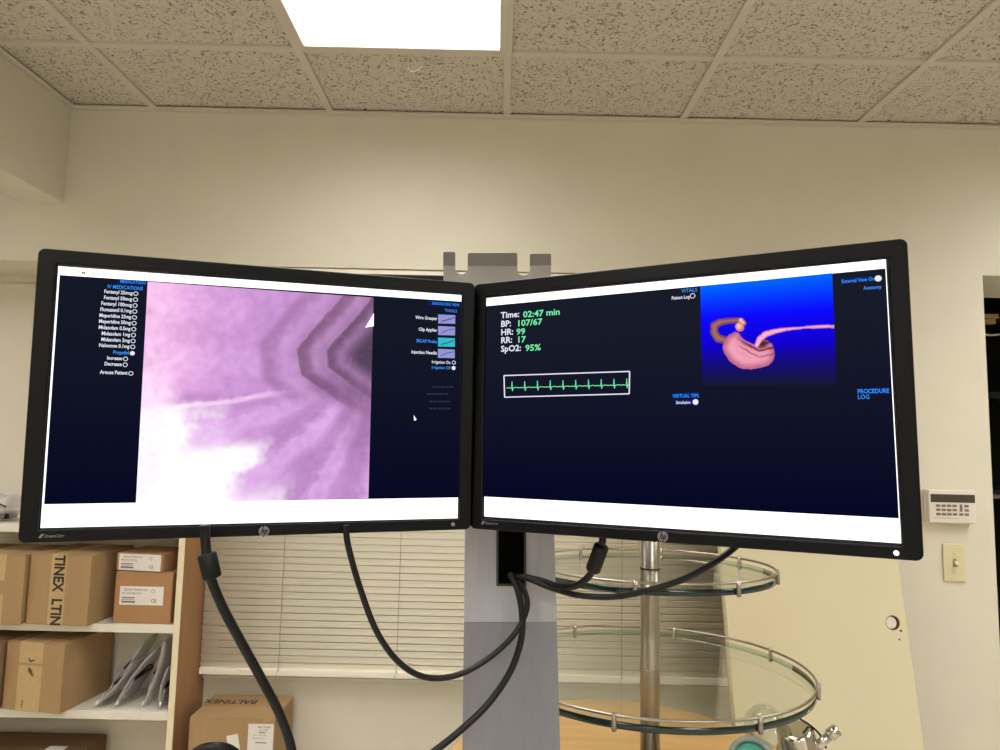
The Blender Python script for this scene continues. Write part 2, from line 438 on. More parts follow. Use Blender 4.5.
# ------------------------------------------------------------------ window with blinds in the niche
wx0, wx1 = -1.010, .98
zs = at(330, 680, Y=YB - .03).z; zf = zs + .05
win = MB()
for a, c in (((wx0, YB - .03, zf), (wx0 + .04, YB, ZH - .02)), ((wx1 - .04, YB - .03, zf), (wx1, YB, ZH - .02)), ((wx0 + .04, YB - .03, ZH - .06), (wx1 - .04, YB, ZH - .02)), ((wx0 + .04, YB - .03, zf), (wx1 - .04, YB, zf + .04)), ((-.06, YB - .03, zf + .04), (-.02, YB, ZH - .06))):
    win.box(a, c, bev=.002)
wo = win.build('window_1', M_white_lam); struct(wo)
pn = MB().box((wx0 + .04, YB - .012, zf + .04), (wx1 - .04, YB - .006, ZH - .06)).build('pane', mat('night_window_glass', (20, 22, 28), .05), wo)
sill = MB().box((wx0 - .003, YB - .024, zs - .004), (wx1 + .01, YB, zs + .003), bev=.001).build('window_sill', M_white_lam, wo)
YBL = YB - .055
bl = thing('window_blinds', 'closed cream horizontal slat blinds behind the monitors', 'window blinds', ((wx0 + wx1) / 2, YBL, zs + .02))
zb = at(330, 672.5, Y=YBL).z
MB().box((wx0, YBL - .02, ZH - .05), (wx1, YBL + .02, ZH - .005), bev=.004).build('headrail', M_blind, bl)
MB().box((wx0, YW + .006, ZH - .085), (wx1, YW + .016, ZH - .003), bev=.001).build('valance', M_blind, bl)
s = MB(); pitch = .0238; z = zb + .016
while z < ZH - .06:
    for dx0, dx1 in ((wx0, wx1),):
        pr = []
        for k in range(6):      # a curved slat, nearly closed
            u = (k / 5 - .5) * .025; bow = .0022 * (1 - (2 * (k / 5) - 1) ** 2)
            a = radians(76)
            y_ = u * cos(a) + -bow * sin(a); z_ = u * sin(a) * 1.0 + bow * cos(a)
            pr.append((YBL - y_ * -1 * -1, z + z_))
        for (y1_, z1_), (y2_, z2_) in zip(pr, pr[1:]):
            s.quad([(dx0, y1_, z1_), (dx1, y1_, z1_), (dx1, y2_, z2_), (dx0, y2_, z2_)])
    z += pitch
bmesh.ops.remove_doubles(s.bm, verts=s.bm.verts, dist=1e-5)
for f in s.bm.faces: f.smooth = True
so = s.build('slats', M_blind, bl)
sm = so.modifiers.new('thickness', 'SOLIDIFY'); sm.thickness = .0006
MB().box((wx0, YBL - .010, zb - .013), (wx1, YBL + .012, zb + .010), bev=.003).build('bottom_rail', M_blind, bl)
xs = [at(p, 640, Y=YBL).x for p in (281, 398, 621)] + [at(509, 640, Y=YBL).x]
for x in xs:
    c = MB(); c.tube([(x, YBL - .0145, ZH - .05), (x, YBL - .0145, zb + .004)], .0009, seg=6, smoothpath=False)
    c.tube([(x, YBL - .015, zb + .02), (x - .006, YBL - .017, zb - .006), (x - .008, YBL - .017, zb - .012)], .0008, seg=6)
    c.build('cord', M_cord, bl)

# ------------------------------------------------------------------ shelf unit at the left
SX1 = -1.016; SX0 = -2.2; ST = .020
YS = YW + .002
z_top, z_mid, z_bot = (at(60, v, Y=YS).z for v in (525, 623, 710))
ZT = ZH - .004
u = thing('shelf_unit', 'tall white shelf unit with a brown side, full of cardboard boxes', 'shelf unit', ((SX0 + SX1) / 2, YB - .09, 0))
MB().box((SX1 - ST, YS + .004, 0), (SX1, YB - .002, ZT)).build('side_panel', M_brown, u)
MB().box((SX1 - ST, YS, 0), (SX1 - .0, YS + .0038, ZT), bev=.0008).build('edge_band', M_edge, u)
MB().box((SX0, YS, 0), (SX0 + ST, YB - .002, ZT)).build('side_panel', M_brown, u)
ZLOW = z_bot - .36
for k, zz in enumerate((ZT - .003, z_top + .33, z_top, z_mid, z_bot, ZLOW, .1)):
    if k < 2: continue
    MB().box((SX0 + ST, YS + .001, zz - .026), (SX1 - ST, YB - .012, zz), bev=.001).build('shelf_board', [M_white_lam], u)
MB().box((SX0 + ST, YB - .0115, .05), (SX1 - ST, YB - .0015, ZT - .03)).build('back_panel', M_niche, u)


def carton(name, label, x0, y0, z0, w_, d, h_, rz=0, m_=None, seam='y', tape=True, group=None, parts=None):
    """box whose front-left-bottom corner sits at x0, y0, z0 (before turning about its front right corner)"""
    m_ = m_ or M_card
    piv = Vector((x0 + w_, y0, z0)); M = Matrix.Translation(piv) @ Matrix.Rotation(rz, 4, 'Z')
    t = thing(name, label, 'box', group=group, M=M)
    MB().box((-w_, 0, 0), (0, d, h_ - .003), bev=.003).build('body', m_, t, world=False)
    if seam == 'x':
        MB().box((-w_ + .001, .001, h_ - .0028), (-.001, d / 2 - .001, h_), bev=.0008).build('flap', m_, t, world=False)
        MB().box((-w_ + .001, d / 2 + .001, h_ - .0028), (-.001, d - .001, h_), bev=.0008).build('flap', m_, t, world=False)
    else:
        MB().box((-w_ + .001, .001, h_ - .0028), (-w_ / 2 - .001, d - .001, h_), bev=.0008).build('flap', m_, t, world=False)
        MB().box((-w_ / 2 + .001, .001, h_ - .0028), (-.001, d - .001, h_), bev=.0008).build('flap', m_, t, world=False)
    return t


def X_at(px, py, Y): return at(px, py, Y=Y).x


# middle shelf: two large cartons, two small ones
Yf = YS - .035
x0, x1 = X_at(24.5, 590, Yf), X_at(89.5, 590, Yf); ztop = at(60, 555, Y=Yf).z
c1 = carton('cardboard_box', 'large cardboard box printed TINEX LTIN, on the middle shelf', x0, Yf, z_mid, x1 - x0, .225, ztop - z_mid, radians(-4))
wd = x1 - x0; hh = ztop - z_mid
tp = MB().box((-wd + .074, -.0012, .0), (-wd + .126, .0006, hh + .0004)).box((-wd + .074, -.001, hh - .0006), (-wd + .126, .223, hh + .0008)).build('tape', M_tape, c1, world=False)
Mt = Matrix.Translation((-wd + .086, -.0016, hh - .014)) @ FACE @ Matrix.Rotation(radians(-90), 4, 'Z')
MB().text('TINEX  LTIN', .048, Mt @ Matrix.Translation((-.012, 0, 0)), bold=.034, sx=.83).build('lettering', M_ink, tp, world=False)
lb = MB().box((-.0005, .14, hh * .42), (.001, .175, hh * .52)).box((-.0005, .14, hh * .54), (.001, .175, hh * .60)).build('label', M_paper, c1, world=False)
x2, x3 = X_at(-60, 590, Yf), X_at(23, 590, Yf)
c2 = carton('cardboard_box', 'plain taped cardboard box left of the TINEX box on the middle shelf', x2, Yf, z_mid, x3 - x2, .21, hh - .002, 0)
MB().box((-.155, -.0012, .0), (-.060, .0006, hh * .42)).box((-.155, -.0012, hh * .62), (-.060, .0006, hh - .002)).box((-.155, -.001, hh - .0026), (-.060, .2, hh - .001)).build('tape', M_tape, c2, world=False)
Yg = YS + .012
xa, xb = X_at(114, 600, Yg), X_at(171.5, 600, Yg); zt = at(140, 572, Y=Yg).z; hb = zt - z_mid; wb = xb - xa
c3 = carton('cardboard_box', 'small brown box with a white label, below a flatter box', xa, Yg, z_mid, wb, .15, hb, 0, M_card2, seam='x')


def ce_label(t, x0, z0, w_, h_, head, sub, parent=None):
    o = MB().box((x0, -.0016, z0), (x0 + w_, -.0004, z0 + h_)).build('label', M_paper, t, world=False)
    L = MB(); F = lambda a, c: Matrix.Translation((x0 + a, -.002, z0 + c)) @ FACE
    L.text(head, h_ * .17, F(w_ * .10, h_ * .78), bold=.01).text(sub, h_ * .14, F(w_ * .05, h_ * .58), bold=.005)
    L.text('CE', h_ * .26, F(w_ * .72, h_ * .16), bold=.02)
    for k, (a, c, e, f) in enumerate(((.05, .36, .35, .42), (.05, .28, .32, .31), (.05, .12, .36, .22))):
        L.plate([[(w_ * a, h_ * c), (w_ * e, h_ * c), (w_ * e, h_ * f), (w_ * a, h_ * f)]], .0002, Matrix.Translation((x0, -.0018, z0)) @ FACE)
    L.plate([circ(w_ * .76, h_ * .76, h_ * .10), circ(w_ * .76, h_ * .76, h_ * .075)], .0002, Matrix.Translation((x0, -.0018, z0)) @ FACE)
    L.build('print', M_greyink, o, world=False)


ce_label(c3, -wb + .018, hb * .36, wb * .76, hb * .36, 'System Diathermic', 'SET 705P MLD019')
xa2, xb2 = X_at(113, 560, Yg - .004), X_at(163, 560, Yg - .004); zt2 = at(140, 553.5, Y=Yg).z
h4 = zt2 - zt - .001; w4 = xb2 - xa2
c4 = carton('cardboard_box', 'flat small box with a white CE label, on top of another small box', xa2, Yg - .004, zt + .0005, w4, .15, h4, radians(-7), M_card2, seam='x')
ce_label(c4, -w4 + .010, .003, w4 * .90, h4 * .90, 'System Diathermic', 'MEDICAL DEVICE')
# bottom shelf: big carton and clear bags
Yf = YS - .035
x0, x1 = X_at(-4, 680, Yf), X_at(62, 680, Yf); ztop = at(30, 644, Y=Yf).z; wd = x1 - x0; hh = ztop - z_bot
c5 = carton('cardboard_box', 'large cardboard box with a torn taped front, beside the clear bags', x0, Yf, z_bot, wd, .22, hh, radians(-9))
tp = MB().box((-wd + .050, -.0012, .0), (-wd + .135, .0006, hh * .66)).box((-wd + .050, -.0012, hh * .70), (-wd + .135, .0006, hh - .002)).box((-wd + .05, -.001, hh - .0026), (-wd + .135, .218, hh + .0008)).build('tape', M_tape, c5, world=False)
L = MB()
for k, (a, c, e) in enumerate(((.086, .57, .63), (.090, .56, .63), (.094, .54, .62), (.098, .52, .60), (.103, .51, .56))):
    L.plate([[(a, hh * c), (a + .0028, hh * (c - .01)), (a + .003, hh * e), (a, hh * e)]], .0002, Matrix.Translation((-wd, -.0016, 0)) @ FACE)
L.plate([[(.083, hh * .76), (.092, hh * .71), (.106, hh * .74), (.106, hh * .76), (.093, hh * .735), (.086, hh * .77)]], .0002, Matrix.Translation((-wd, -.0016, 0)) @ FACE)
L.plate([[(.072, hh * .05), (.075, hh * .05), (.076, hh * .16), (.073, hh * .16)]], .0002, Matrix.Translation((-wd, -.0016, 0)) @ FACE)
L.build('print', M_ink, tp, world=False)
c6 = carton('cardboard_box', 'cardboard box cut by the photo edge, left of the torn taped box', X_at(-75, 680, Yf), Yf, z_bot, X_at(-6, 680, Yf) - X_at(-75, 680, Yf) - .004, .2, hh - .004, 0)
# low shelf: dark box
zt = at(50, 733, Y=YS + .17).z; Yd = YS - .02
xr = X_at(106, 740, YS + .17)
c7 = carton('cardboard_box', 'dark brown box on the lowest visible shelf with a pale sticker on top', SX0 + .03, Yd, ZLOW, xr - SX0 - .03, .195, zt - ZLOW, radians(0), M_card3)
pst = at(57, 748, Z=zt)
MB().box((pst.x - .03, pst.y - .03, zt), (pst.x + .03, pst.y + .012, zt + .0012)).build('sticker', M_paper, c7)


def bag(label, base, top, depth, th, group, seed, dark=True):
    base, top = Vector(base), Vector(top); ax = (top - base); Lh = ax.length; ax.normalize()
    nrm = Vector((ax.z, 0, -ax.x))           # right-hand side, in the plane of the front
    t = thing('plastic_bag', label, 'plastic bag', base, group)
    b2 = MB(); nu, nv = 14, 8; fr = {}
    for side in (-1, 1):
        for i in range(nu + 1):
            for j in range(nv + 1):
                u_, v_ = i / nu, j / nv
                e = (min(u_, 1 - u_) * 6, min(v_, 1 - v_) * 5); prof = min(1, e[0]) * min(1, e[1])
                prof = max(prof, 0) ** .5
                w_ = noise.noise(Vector((u_ * 3 + seed, v_ * 3, side))) * .5
                off = side * (.0012 + th * prof * (.75 + w_))
                ben = .010 * sin(pi * u_) * (1 if seed % 2 else -1)
                fr[side, i, j] = b2.bm.verts.new(base + ax * (Lh * u_) + nrm * (off + ben) + Vector((0, depth * v_ + .004 * noise.noise(Vector((u_ * 5, seed, v_))), 0)))
        for i in range(nu):
            for j in range(nv):
                f = b2.bm.faces.new((fr[side, i, j], fr[side, i + 1, j], fr[side, i + 1, j + 1], fr[side, i, j + 1])); f.smooth = True
    for i in range(nu):
        for j in (0, nv): b2.bm.faces.new((fr[-1, i, j], fr[-1, i + 1, j], fr[1, i + 1, j], fr[1, i, j]))
    for j in range(nv):
        for i in (0, nu): b2.bm.faces.new((fr[-1, i, j], fr[-1, i, j + 1], fr[1, i, j + 1], fr[1, i, j]))
    b2.build('film', M_film, t)
    M = basis(base, nrm, (0, 1, 0), ax) if False else basis(base, (0, 1, 0), ax, -nrm)
    q = MB()
    q.box((.012, Lh * .22, -.002), (depth - .02, Lh * .45, .002), M=M, bev=.001)
    q.build('pouch', mat('grey_device_tray', (150, 150, 150), .4), t)
    q = MB().tube([M @ Vector((.014, Lh * .5, 0)), M @ Vector((depth * .5, Lh * .62, .002)), M @ Vector((depth * .8, Lh * .5, 0)), M @ Vector((depth * .5, Lh * .53, -.001))], .0035, closed=True)
    q.build('tubing', M_black, t)
    MB().box((.0, .010, -.003), (.006, .022, .003), M=M, bev=.001).build('clip', mat('white_clip', (230, 228, 222), .4), t)
    return t


g_ = 'clear bags leaning on the bottom shelf'
Yq = YS + .01
for k, (a, c, lab, th) in enumerate((((93, 705), (131, 664), 'clear grey plastic bag lying against the large cardboard box, leftmost in the row', .007),
                              ((114, 706), (152, 653), 'clear grey plastic bag leaning second from left in the row on the bottom shelf', .006),
                              ((141, 708), (163, 642), 'clear grey plastic bag leaning third from left, steeper than those beside it', .006),
                              ((159, 708), (167.5, 668), 'clear grey plastic bag pressed against the shelf side panel', .003))):
    p0 = at(*a, Y=Yq); p1 = at(*c, Y=Yq); p0.z = z_bot + .002 + th * .9
    bag(lab, p0, p1, .155, th, g_, k + 1)
p0 = at(100, 700, Y=YS + .06); p0.z = z_bot + .013
p1 = at(150, 637, Y=YS + .1); p1.y = p0.y
bag('long clear bag arched over the other bags, rearmost on the bottom shelf', p0, p1, .11, .006, g_, 9)
# clutter on the top shelf
p0 = at(-14, 523, Y=YS + .03); p0.z = z_top + .002; 
t = thing('plastic_bag', 'clear bag of black parts on the shelf behind the left monitor edge', 'plastic bag', p0)
b2 = MB(); bmx = bmesh.new(); bmesh.ops.create_icosphere(bmx, subdivisions=4, radius=1)
for v in bmx.verts:
    n_ = 1 + .30 * noise.noise(v.co * 2.2) + .12 * noise.noise(v.co * 6)
    v.co = Vector((v.co.x * .085 * n_, v.co.y * .06 * n_, max(v.co.z, -.9) * .042 * n_ + .042))
zmin = min(v.co.z for v in bmx.verts)
for v in bmx.verts: v.co.z -= zmin
b2._merge(bmx, Matrix.Translation(p0 + Vector((.01, .05, .0))), 0, True); b2.build('film', M_film, t)
q = MB(); 
for k in range(4): q.box((-.05 + .028 * k, .02, .006), (-.03 + .028 * k, .07, .024 + .008 * (k % 2)), M=Matrix.Translation(p0), bev=.004)
q.build('black_part', M_black, t)
MB().tube([p0 + Vector((-.06, -.014, .035)), p0 + Vector((-.02, -.014, .058)), p0 + Vector((.03, -.012, .064)), p0 + Vector((.07, -.012, .05))], .0025).build('tubing', M_black, t)
MB().tube([p0 + Vector((.048 + .007 * cos(a_), -.02, .018 + .011 * sin(a_))) for a_ in [k * pi / 4 for k in range(8)]], .002, closed=True).build('ring_clip', M_paper, t)

# ------------------------------------------------------------------ box on the floor-level ledge beside the shelf
Yf = YS - .01
x0, x1 = X_at(189.5, 718, Yf), X_at(275.5, 718, Yf); zt = at(232, 718, Y=Yf).z; wd = x1 - x0; hz = .42
carton('cardboard_box', 'plain brown carton on the floor under the box with the shipping label', x0 - .001, Yf - .005, 0.0005, x1 - x0 + .02, .2, zt - hz - .001, 0, M_card3)
cb = carton('cardboard_box', 'cardboard box with a white shipping label, below the window blinds', x0, Yf, zt - hz, wd, .195, hz, radians(0), M_card, seam='x')
L = MB().text('BALTINEX', .046, Matrix.Translation((-.104, .146, hz + .0006)) @ Matrix.Rotation(pi, 4, 'Z') @ Matrix.Identity(4), bold=.02, sx=.84)
L.build('lettering', M_ink, cb, world=False)
lbx = MB().box((-.084, -.0014, hz - .115), (-.004, -.0004, hz - .016)).build('shipping_label', M_paper, cb, world=False)
L = MB(); F = lambda a, c: Matrix.Translation((a, -.0018, hz - c)) @ FACE
L.text('BALTINEX', .009, F(-.053, .028), bold=.01).text('PN 7708', .007, F(-.048, .036))
L.plate([[(-.050, -.043), (-.028, -.043), (-.028, -.040), (-.050, -.040)]], .0002, F(0, 0)).plate([[(-.060, -.074), (-.024, -.074), (-.024, -.071), (-.060, -.071)]], .0002, F(0, 0))
L.text('QTY 1  REF 200', .006, F(-.067, .052)).text('MADE IN EU', .006, F(-.067, .061))
L.build('print', M_greyink, lbx, world=False)
Mr = Matrix.Translation((-.152, -.001, hz - .055)) @ Matrix.Rotation(radians(-12), 4, 'Y')
MB().box((0, 0, -.07), (.036, .0012, 0), M=Mr).build('note', M_paper, cb, world=False)

# ------------------------------------------------------------------ loose door slab leaning on the wall
DT = .035
lean = radians(8.606); tilt = .0275; dh, dw = 2.03, .532      # foot stands off the wall, top leans on it
org = Vector((.717, YW - .042 - dh * sin(lean), .0006 + DT * sin(lean) * 0))
Md = Matrix.Translation(org) @ Matrix.Rotation(-lean, 4, 'X') @ Matrix.Rotation(-tilt, 4, 'Y')
hp = Md.inverted() @ EYE; hd = Md.inverted().to_3x3() @ (at(893, 623, Y=2) - EYE); k = -hp.y / hd.y; hc = hp + hd * k
dt = thing('door_slab', 'loose cream door leaning against the wall below the right monitor', 'door', M=Md)
MB().plate([[(0, 0), (dw, 0), (dw, dh), (0, dh)], circ(hc.x, hc.z, .021)], DT, Matrix.Translation((0, DT / 2, 0)) @ FACE, bev=.0015).build('panel', M_doorp, dt, world=False)
MB().plate([circ(hc.x, hc.z, .0207), circ(hc.x, hc.z, .0192)], DT * .9, Matrix.Translation((0, DT / 2, 0)) @ FACE).build('bore_lining', mat('raw_door_core', (120, 95, 60), .8), dt, world=False)
MB().cyl((hc.x - .004, .004, hc.z + .001), (hc.x - .004, .020, hc.z + .001), .0175, bev=.001).build('hole_plug', M_pw, dt, world=False)
MB().cyl((hc.x + .012, -.0006, hc.z - .046), (hc.x + .012, .002, hc.z - .046), .0028, seg=12).cyl((hc.x + .020, -.0006, hc.z - .022), (hc.x + .020, .002, hc.z - .022), .0036, seg=12).build('screw_hole', mat('old_screw_hole', (90, 70, 45), .8), dt, world=False)

# ------------------------------------------------------------------ switch and alarm keypad
pc = at(953.5, 562.5, Y=YW)
t = thing('light_switch', 'ivory toggle light switch on the wall below the alarm keypad', 'light switch', (pc.x, YW, pc.z))
Mw = Matrix.Translation((pc.x, YW - .003, pc.z)) @ FACE; hw, hh_ = .0365, .0605
MB().plate([rrect(-hw, -hh_, hw, hh_, .004)], .006, Mw, bev=.0022).build('wall_plate', M_plast, t)
MB().box((pc.x - .006, YW - .0068, pc.z - .013), (pc.x + .006, YW - .0062, pc.z + .013)).build('slot', mat('slot_shadow_plastic', (150, 138, 105), .6), t)
Mr = Matrix.Translation((pc.x, YW - .006, pc.z + .002)) @ Matrix.Rotation(radians(28), 4, 'X')
MB().box((-.0048, -.017, -.005), (.0048, .0, .005), M=Mr, bev=.002).build('toggle', M_plast, t)
for dz in (-.030, .030): MB().cyl((pc.x, YW - .0062, pc.z + dz), (pc.x, YW - .0074, pc.z + dz), .0032, seg=14).build('screw', M_plast, t)
pc = at(951, 506.5, Y=YW - .02)
t = thing('alarm_keypad', 'off-white alarm keypad with a dark display, on the wall', 'alarm keypad', (pc.x, YW, pc.z))
kw, kh, kd = .0765, .0535, .028
MB().box((pc.x - kw - .004, YW - .012, pc.z - kh - .002), (pc.x + kw - .002, YW - .0005, pc.z + kh), bev=.003).build('back_plate', M_pw, t)
MB().box((pc.x - kw, YW - kd, pc.z - kh), (pc.x + kw, YW - .012, pc.z + kh), bev=.004).build('housing', M_pw, t)
MB().box((pc.x - kw + .006, YW - kd - .0008, pc.z + kh - .040), (pc.x + kw - .003, YW - kd + .001, pc.z + kh - .014), bev=.0004).build('display', M_lcd, t)
for r_ in range(3):
    for c_ in range(6):
        if c_ == 4 and r_ == 1: continue
        x = pc.x - .047 + c_ * .0178 + (.003 if c_ > 3 else 0); z = pc.z + .003 - r_ * .0135
        if c_ == 4 and r_ == 0: MB().box((x - .0045, YW - kd - .0016, z - .018), (x + .0045, YW - kd + .001, z + .005), bev=.0012).build('key', M_key, t)
        else: MB().box((x - .007, YW - kd - .0016, z - .004), (x + .007, YW - kd + .001, z + .004), bev=.0012).build('key', M_key, t)
MB().box((pc.x - .065, YW - kd - .0003, pc.z - kh + .016), (pc.x + .02, YW - kd + .0002, pc.z - kh + .0172)).build('print_line', M_greyink, t)

# ------------------------------------------------------------------ side room seen through the doorway
rk = thing('storage_rack', 'storage rack coloured black for the unlit room beyond the doorway', 'rack', (2.2, 3.2, 0))
for xx in (1.75, 2.85):
    for yy in (3.0, 3.45): MB().box((xx - .018, yy - .018, 0), (xx + .018, yy + .018, 2.25), bev=.002).build('post', M_darkrack, rk)
for zz in (.35, .85, 1.35, 1.78, 2.12): MB().box((1.74, 2.99, zz), (2.86, 3.46, zz + .03), bev=.002).build('shelf_board', M_darkrack, rk)
MB().box((1.74, 3.46, .1), (2.86, 3.47, 2.4)).build('back_sheet', M_darkrack, rk)  # black sheet fills the view in place of unlit depth
for k, (py, pxr) in enumerate(((317, 994), (322.5, 991))):
    a = at(975, py, Y=2.98); c = at(pxr, py, Y=2.98)
    tag(MB().box((a.x, 2.95, a.z - .010), (c.x, 2.985, a.z + .010), bev=.002).build('wooden_lath', M_lum), ['upper pale wooden lath on the rack beyond the doorway', 'lower pale wooden lath on the rack beyond the doorway'][k], 'wood')
tag(MB().tube([at(978, 333.5, Y=2.96), at(986, 334.5, Y=2.96), at(993, 335, Y=2.96), at(1010, 333, Y=2.96)], .005).build('white_tube', M_pw), 'thin white tube hanging across the dark doorway', 'tube')
z_ = at(990, 497, Y=2.9).z
tag(MB().box((1.77, 2.93, z_ - .008), (2.8, 2.965, z_ + .008), bev=.002).build('grey_rail', mat('grey_rail_metal', (110, 104, 96), .5)), 'grey metal rail across the dark doorway behind the light switch wall', 'rail')

# ------------------------------------------------------------------ round table and glass stand
TZ = .75; TR = .45; tcx, tcy = .335, 1.765
t = thing('round_table', 'round tan wooden table under the tiered glass stand', 'table', (tcx, tcy, 0))
Mt = Matrix.Translation((tcx, tcy, 0))
MB().lathe([(TR - .004, TZ - .028), (TR, TZ - .024), (TR, TZ - .004), (TR - .004, TZ)], Mt, seg=96).build('tabletop', M_wood, t)
MB().cyl((tcx, tcy, .03), (tcx, tcy, TZ - .03), .04).build('column', M_black, t)
for k in range(4):
    a_ = k * pi / 2 + .5; e = Vector((cos(a_), sin(a_), 0))
    MB().tube([Vector((tcx, tcy, .06)) + e * .03, Vector((tcx, tcy, .04)) + e * .2, Vector((tcx, tcy, .022)) + e * .33], .018, seg=12).build('foot', M_black, t)

SY = 1.55; sxx = X_at(650, 600, SY)
ring = lambda z_, a_, b_, n, off=0: [(sxx + a_ * cos(2 * pi * k / n + off), SY + b_ * sin(2 * pi * k / n + off), z_) for k in range(n)]
st = thing('glass_display_stand', 'tiered stand with oval glass shelves and railings on a steel pole', 'display stand', (sxx, SY, TZ))
pr_ = .0212
MB().lathe([(.11, TZ + .0005), (.11, TZ + .010), (.06, TZ + .018), (.03, TZ + .03), (pr_, TZ + .034)], Matrix.Translation((sxx, SY, 0))).build('base', M_satin, st)
zl, zu = at(650, 726, Y=SY - .305).z, at(650, 588.5, Y=SY - .21).z
MB().cyl((sxx, SY, TZ + .03), (sxx, SY, zu + .25), pr_).build('pole', M_satin, st)
for nm, zz, A, B in (('lower', zl, .338, .308), ('upper', zu, .268, .213)):
    g = MB(); n = 120; th = .013
    top = [g.bm.verts.new((sxx + A * cos(2 * pi * k / n), SY + B * sin(2 * pi * k / n), zz)) for k in range(n)]
    bot = [g.bm.verts.new((v.co.x, v.co.y, zz - th)) for v in top]
    ti = [g.bm.verts.new((sxx + pr_ * cos(2 * pi * k / n), SY + pr_ * sin(2 * pi * k / n), zz)) for k in range(n)]
    bi = [g.bm.verts.new((v.co.x, v.co.y, zz - th)) for v in ti]
    for k in range(n):
        j = (k + 1) % n
        g.bm.faces.new((ti[k], top[k], top[j], ti[j])); g.bm.faces.new((bi[k], bi[j], bot[j], bot[k]))
        f = g.bm.faces.new((top[k], bot[k], bot[j], top[j])); f.material_index = 1 if sin(2 * pi * (k + .5) / n) < .15 else 2; f.smooth = True  # near rim coloured dark for internal reflection, far rim pale
    gl = g.build('glass_shelf', [M_glass, M_gedge, M_gback], st)
    rz_ = zz + .010
    MB().tube(ring(rz_, A + .0015, B + .0015, 96), .0027, closed=True, smoothpath=False, seg=10).build('gallery_rail', M_satin, gl)
    for k in range(8):
        a_ = radians(-90 - (22 if nm == 'lower' else 16) + 45 * k); x = sxx + (A + .003) * cos(a_); y = SY + (B + .003) * sin(a_)
        MB().cyl((x, y, zz - th - .004), (x, y, rz_ + .005), .0046, seg=16, bev=.001).build('rail_post', M_satin, gl)
    MB().cyl((sxx, SY, zz + .0002), (sxx, SY, zz + .0028), pr_ + .0012).build('collar', M_black if nm == 'upper' else M_satin, st)

# chrome and plastic apparatus on the table
AY = 1.48
pb_ = at(790, 760, Y=AY)
t = thing('medical_apparatus', 'chrome and clear plastic medical device with teal cup, beside the round table', 'medical device', (pb_.x, AY, 0))


def aim(p, d): return Matrix.Translation(Vector(p)) @ Vector(d).to_track_quat('Z', 'Y').to_matrix().to_4x4()


cup = at(752, 762, Y=AY - .03)
MB().lathe([(.031, .0), (.035, .006), (.032, .014), (.024, .022), (.012, .027), (0, .029)], aim(cup, (-.35, -.75, .45))).build('teal_cup', M_teal, t)
MB().tube([aim(cup, (-.35, -.75, .45)) @ Vector((.041 * cos(a_), .041 * sin(a_), .006)) for a_ in [k * pi / 8 for k in range(16)]], .007, closed=True, sub=3).build('cup_rim', mat('grey_rubber_rim', (130, 140, 132), .35), t)
bell = at(783, 770, Y=AY + .0)
MB().lathe([(.046, .0), (.050, .015), (.048, .055), (.042, .098), (.028, .122), (.011, .130)], aim(bell, (-.35, .1, .9))).build('clear_bell', M_clear, t)
MB().tube([at(752, 738, Y=AY), at(752, 718, Y=AY), at(760, 708, Y=AY), at(772, 711, Y=AY), at(780, 722, Y=AY), at(786, 745, Y=AY)], .0035).build('clear_hoop', M_clear, t)
body = at(806, 782, Y=AY + .02); ax = at(796, 722, Y=AY + .02) - body
MB().lathe([(.042, 0), (.044, .02), (.040, .06), (.044, .064), (.044, .076), (.039, .080), (.037, .112), (.028, .120)], aim(body, (-.25, -.15, .95))).build('chrome_body', M_chrome, t)
MB().tube([at(800, 719, Y=AY), at(811, 726, Y=AY), at(821, 736, Y=AY), at(826, 748, Y=AY)], .0022).build('wire_bail', M_black, t)
MB().cyl(at(813, 750, Y=AY - .01), at(830, 735, Y=AY - .02), .009, seg=20, bev=.001).cyl(at(829, 736, Y=AY - .02), at(838, 729, Y=AY - .022), .0125, seg=20, bev=.002).build('thumb_screw', M_chrome, t)
MB().cyl((body.x + .02, body.y, .02), (body.x + .02, body.y, body.z + .02), .011).build('pole', M_chrome, t)
for k in range(3):
    a_ = 2 * pi * k / 3 + .4; e = Vector((cos(a_), sin(a_), 0)); q_ = Vector((body.x + .02, body.y, 0))
    MB().tube([q_ + Vector((0, 0, .06)), q_ + e * .09 + Vector((0, 0, .03)), q_ + e * .17 + Vector((0, 0, .009))], .008).build('foot', M_chrome, t)
MB().tube([cup + Vector((0, .02, -.02)), (cup + body) / 2 + Vector((0, .02, -.01)), body + Vector((0, 0, .01))], .016).build('arm', M_chrome, t)

# ------------------------------------------------------------------ stand that carries the monitors
CY = 1.085
cart = thing('monitor_stand', 'grey sheet-metal stand column behind the two monitors', 'monitor stand', (X_at(510, 750, CY), CY, 0))
col = MB()


def sheet(mb, L0, R0_, L1, R1, d=.055):
    """one length of folded column between four front corners"""
    D = Vector((0, d, 0)); P = [Vector(p) for p in (L0, R0_, L1, R1)]; Q = [p + D for p in P]
    a, c, e, f = P; a2, c2, e2, f2 = Q
    mb.quad([a, c, f, e]); mb.quad([a2, e2, f2, c2]); mb.quad([a, e, e2, a2]); mb.quad([c, c2, f2, f]); mb.quad([a, a2, c2, c]); mb.quad([e, f, f2, e2])


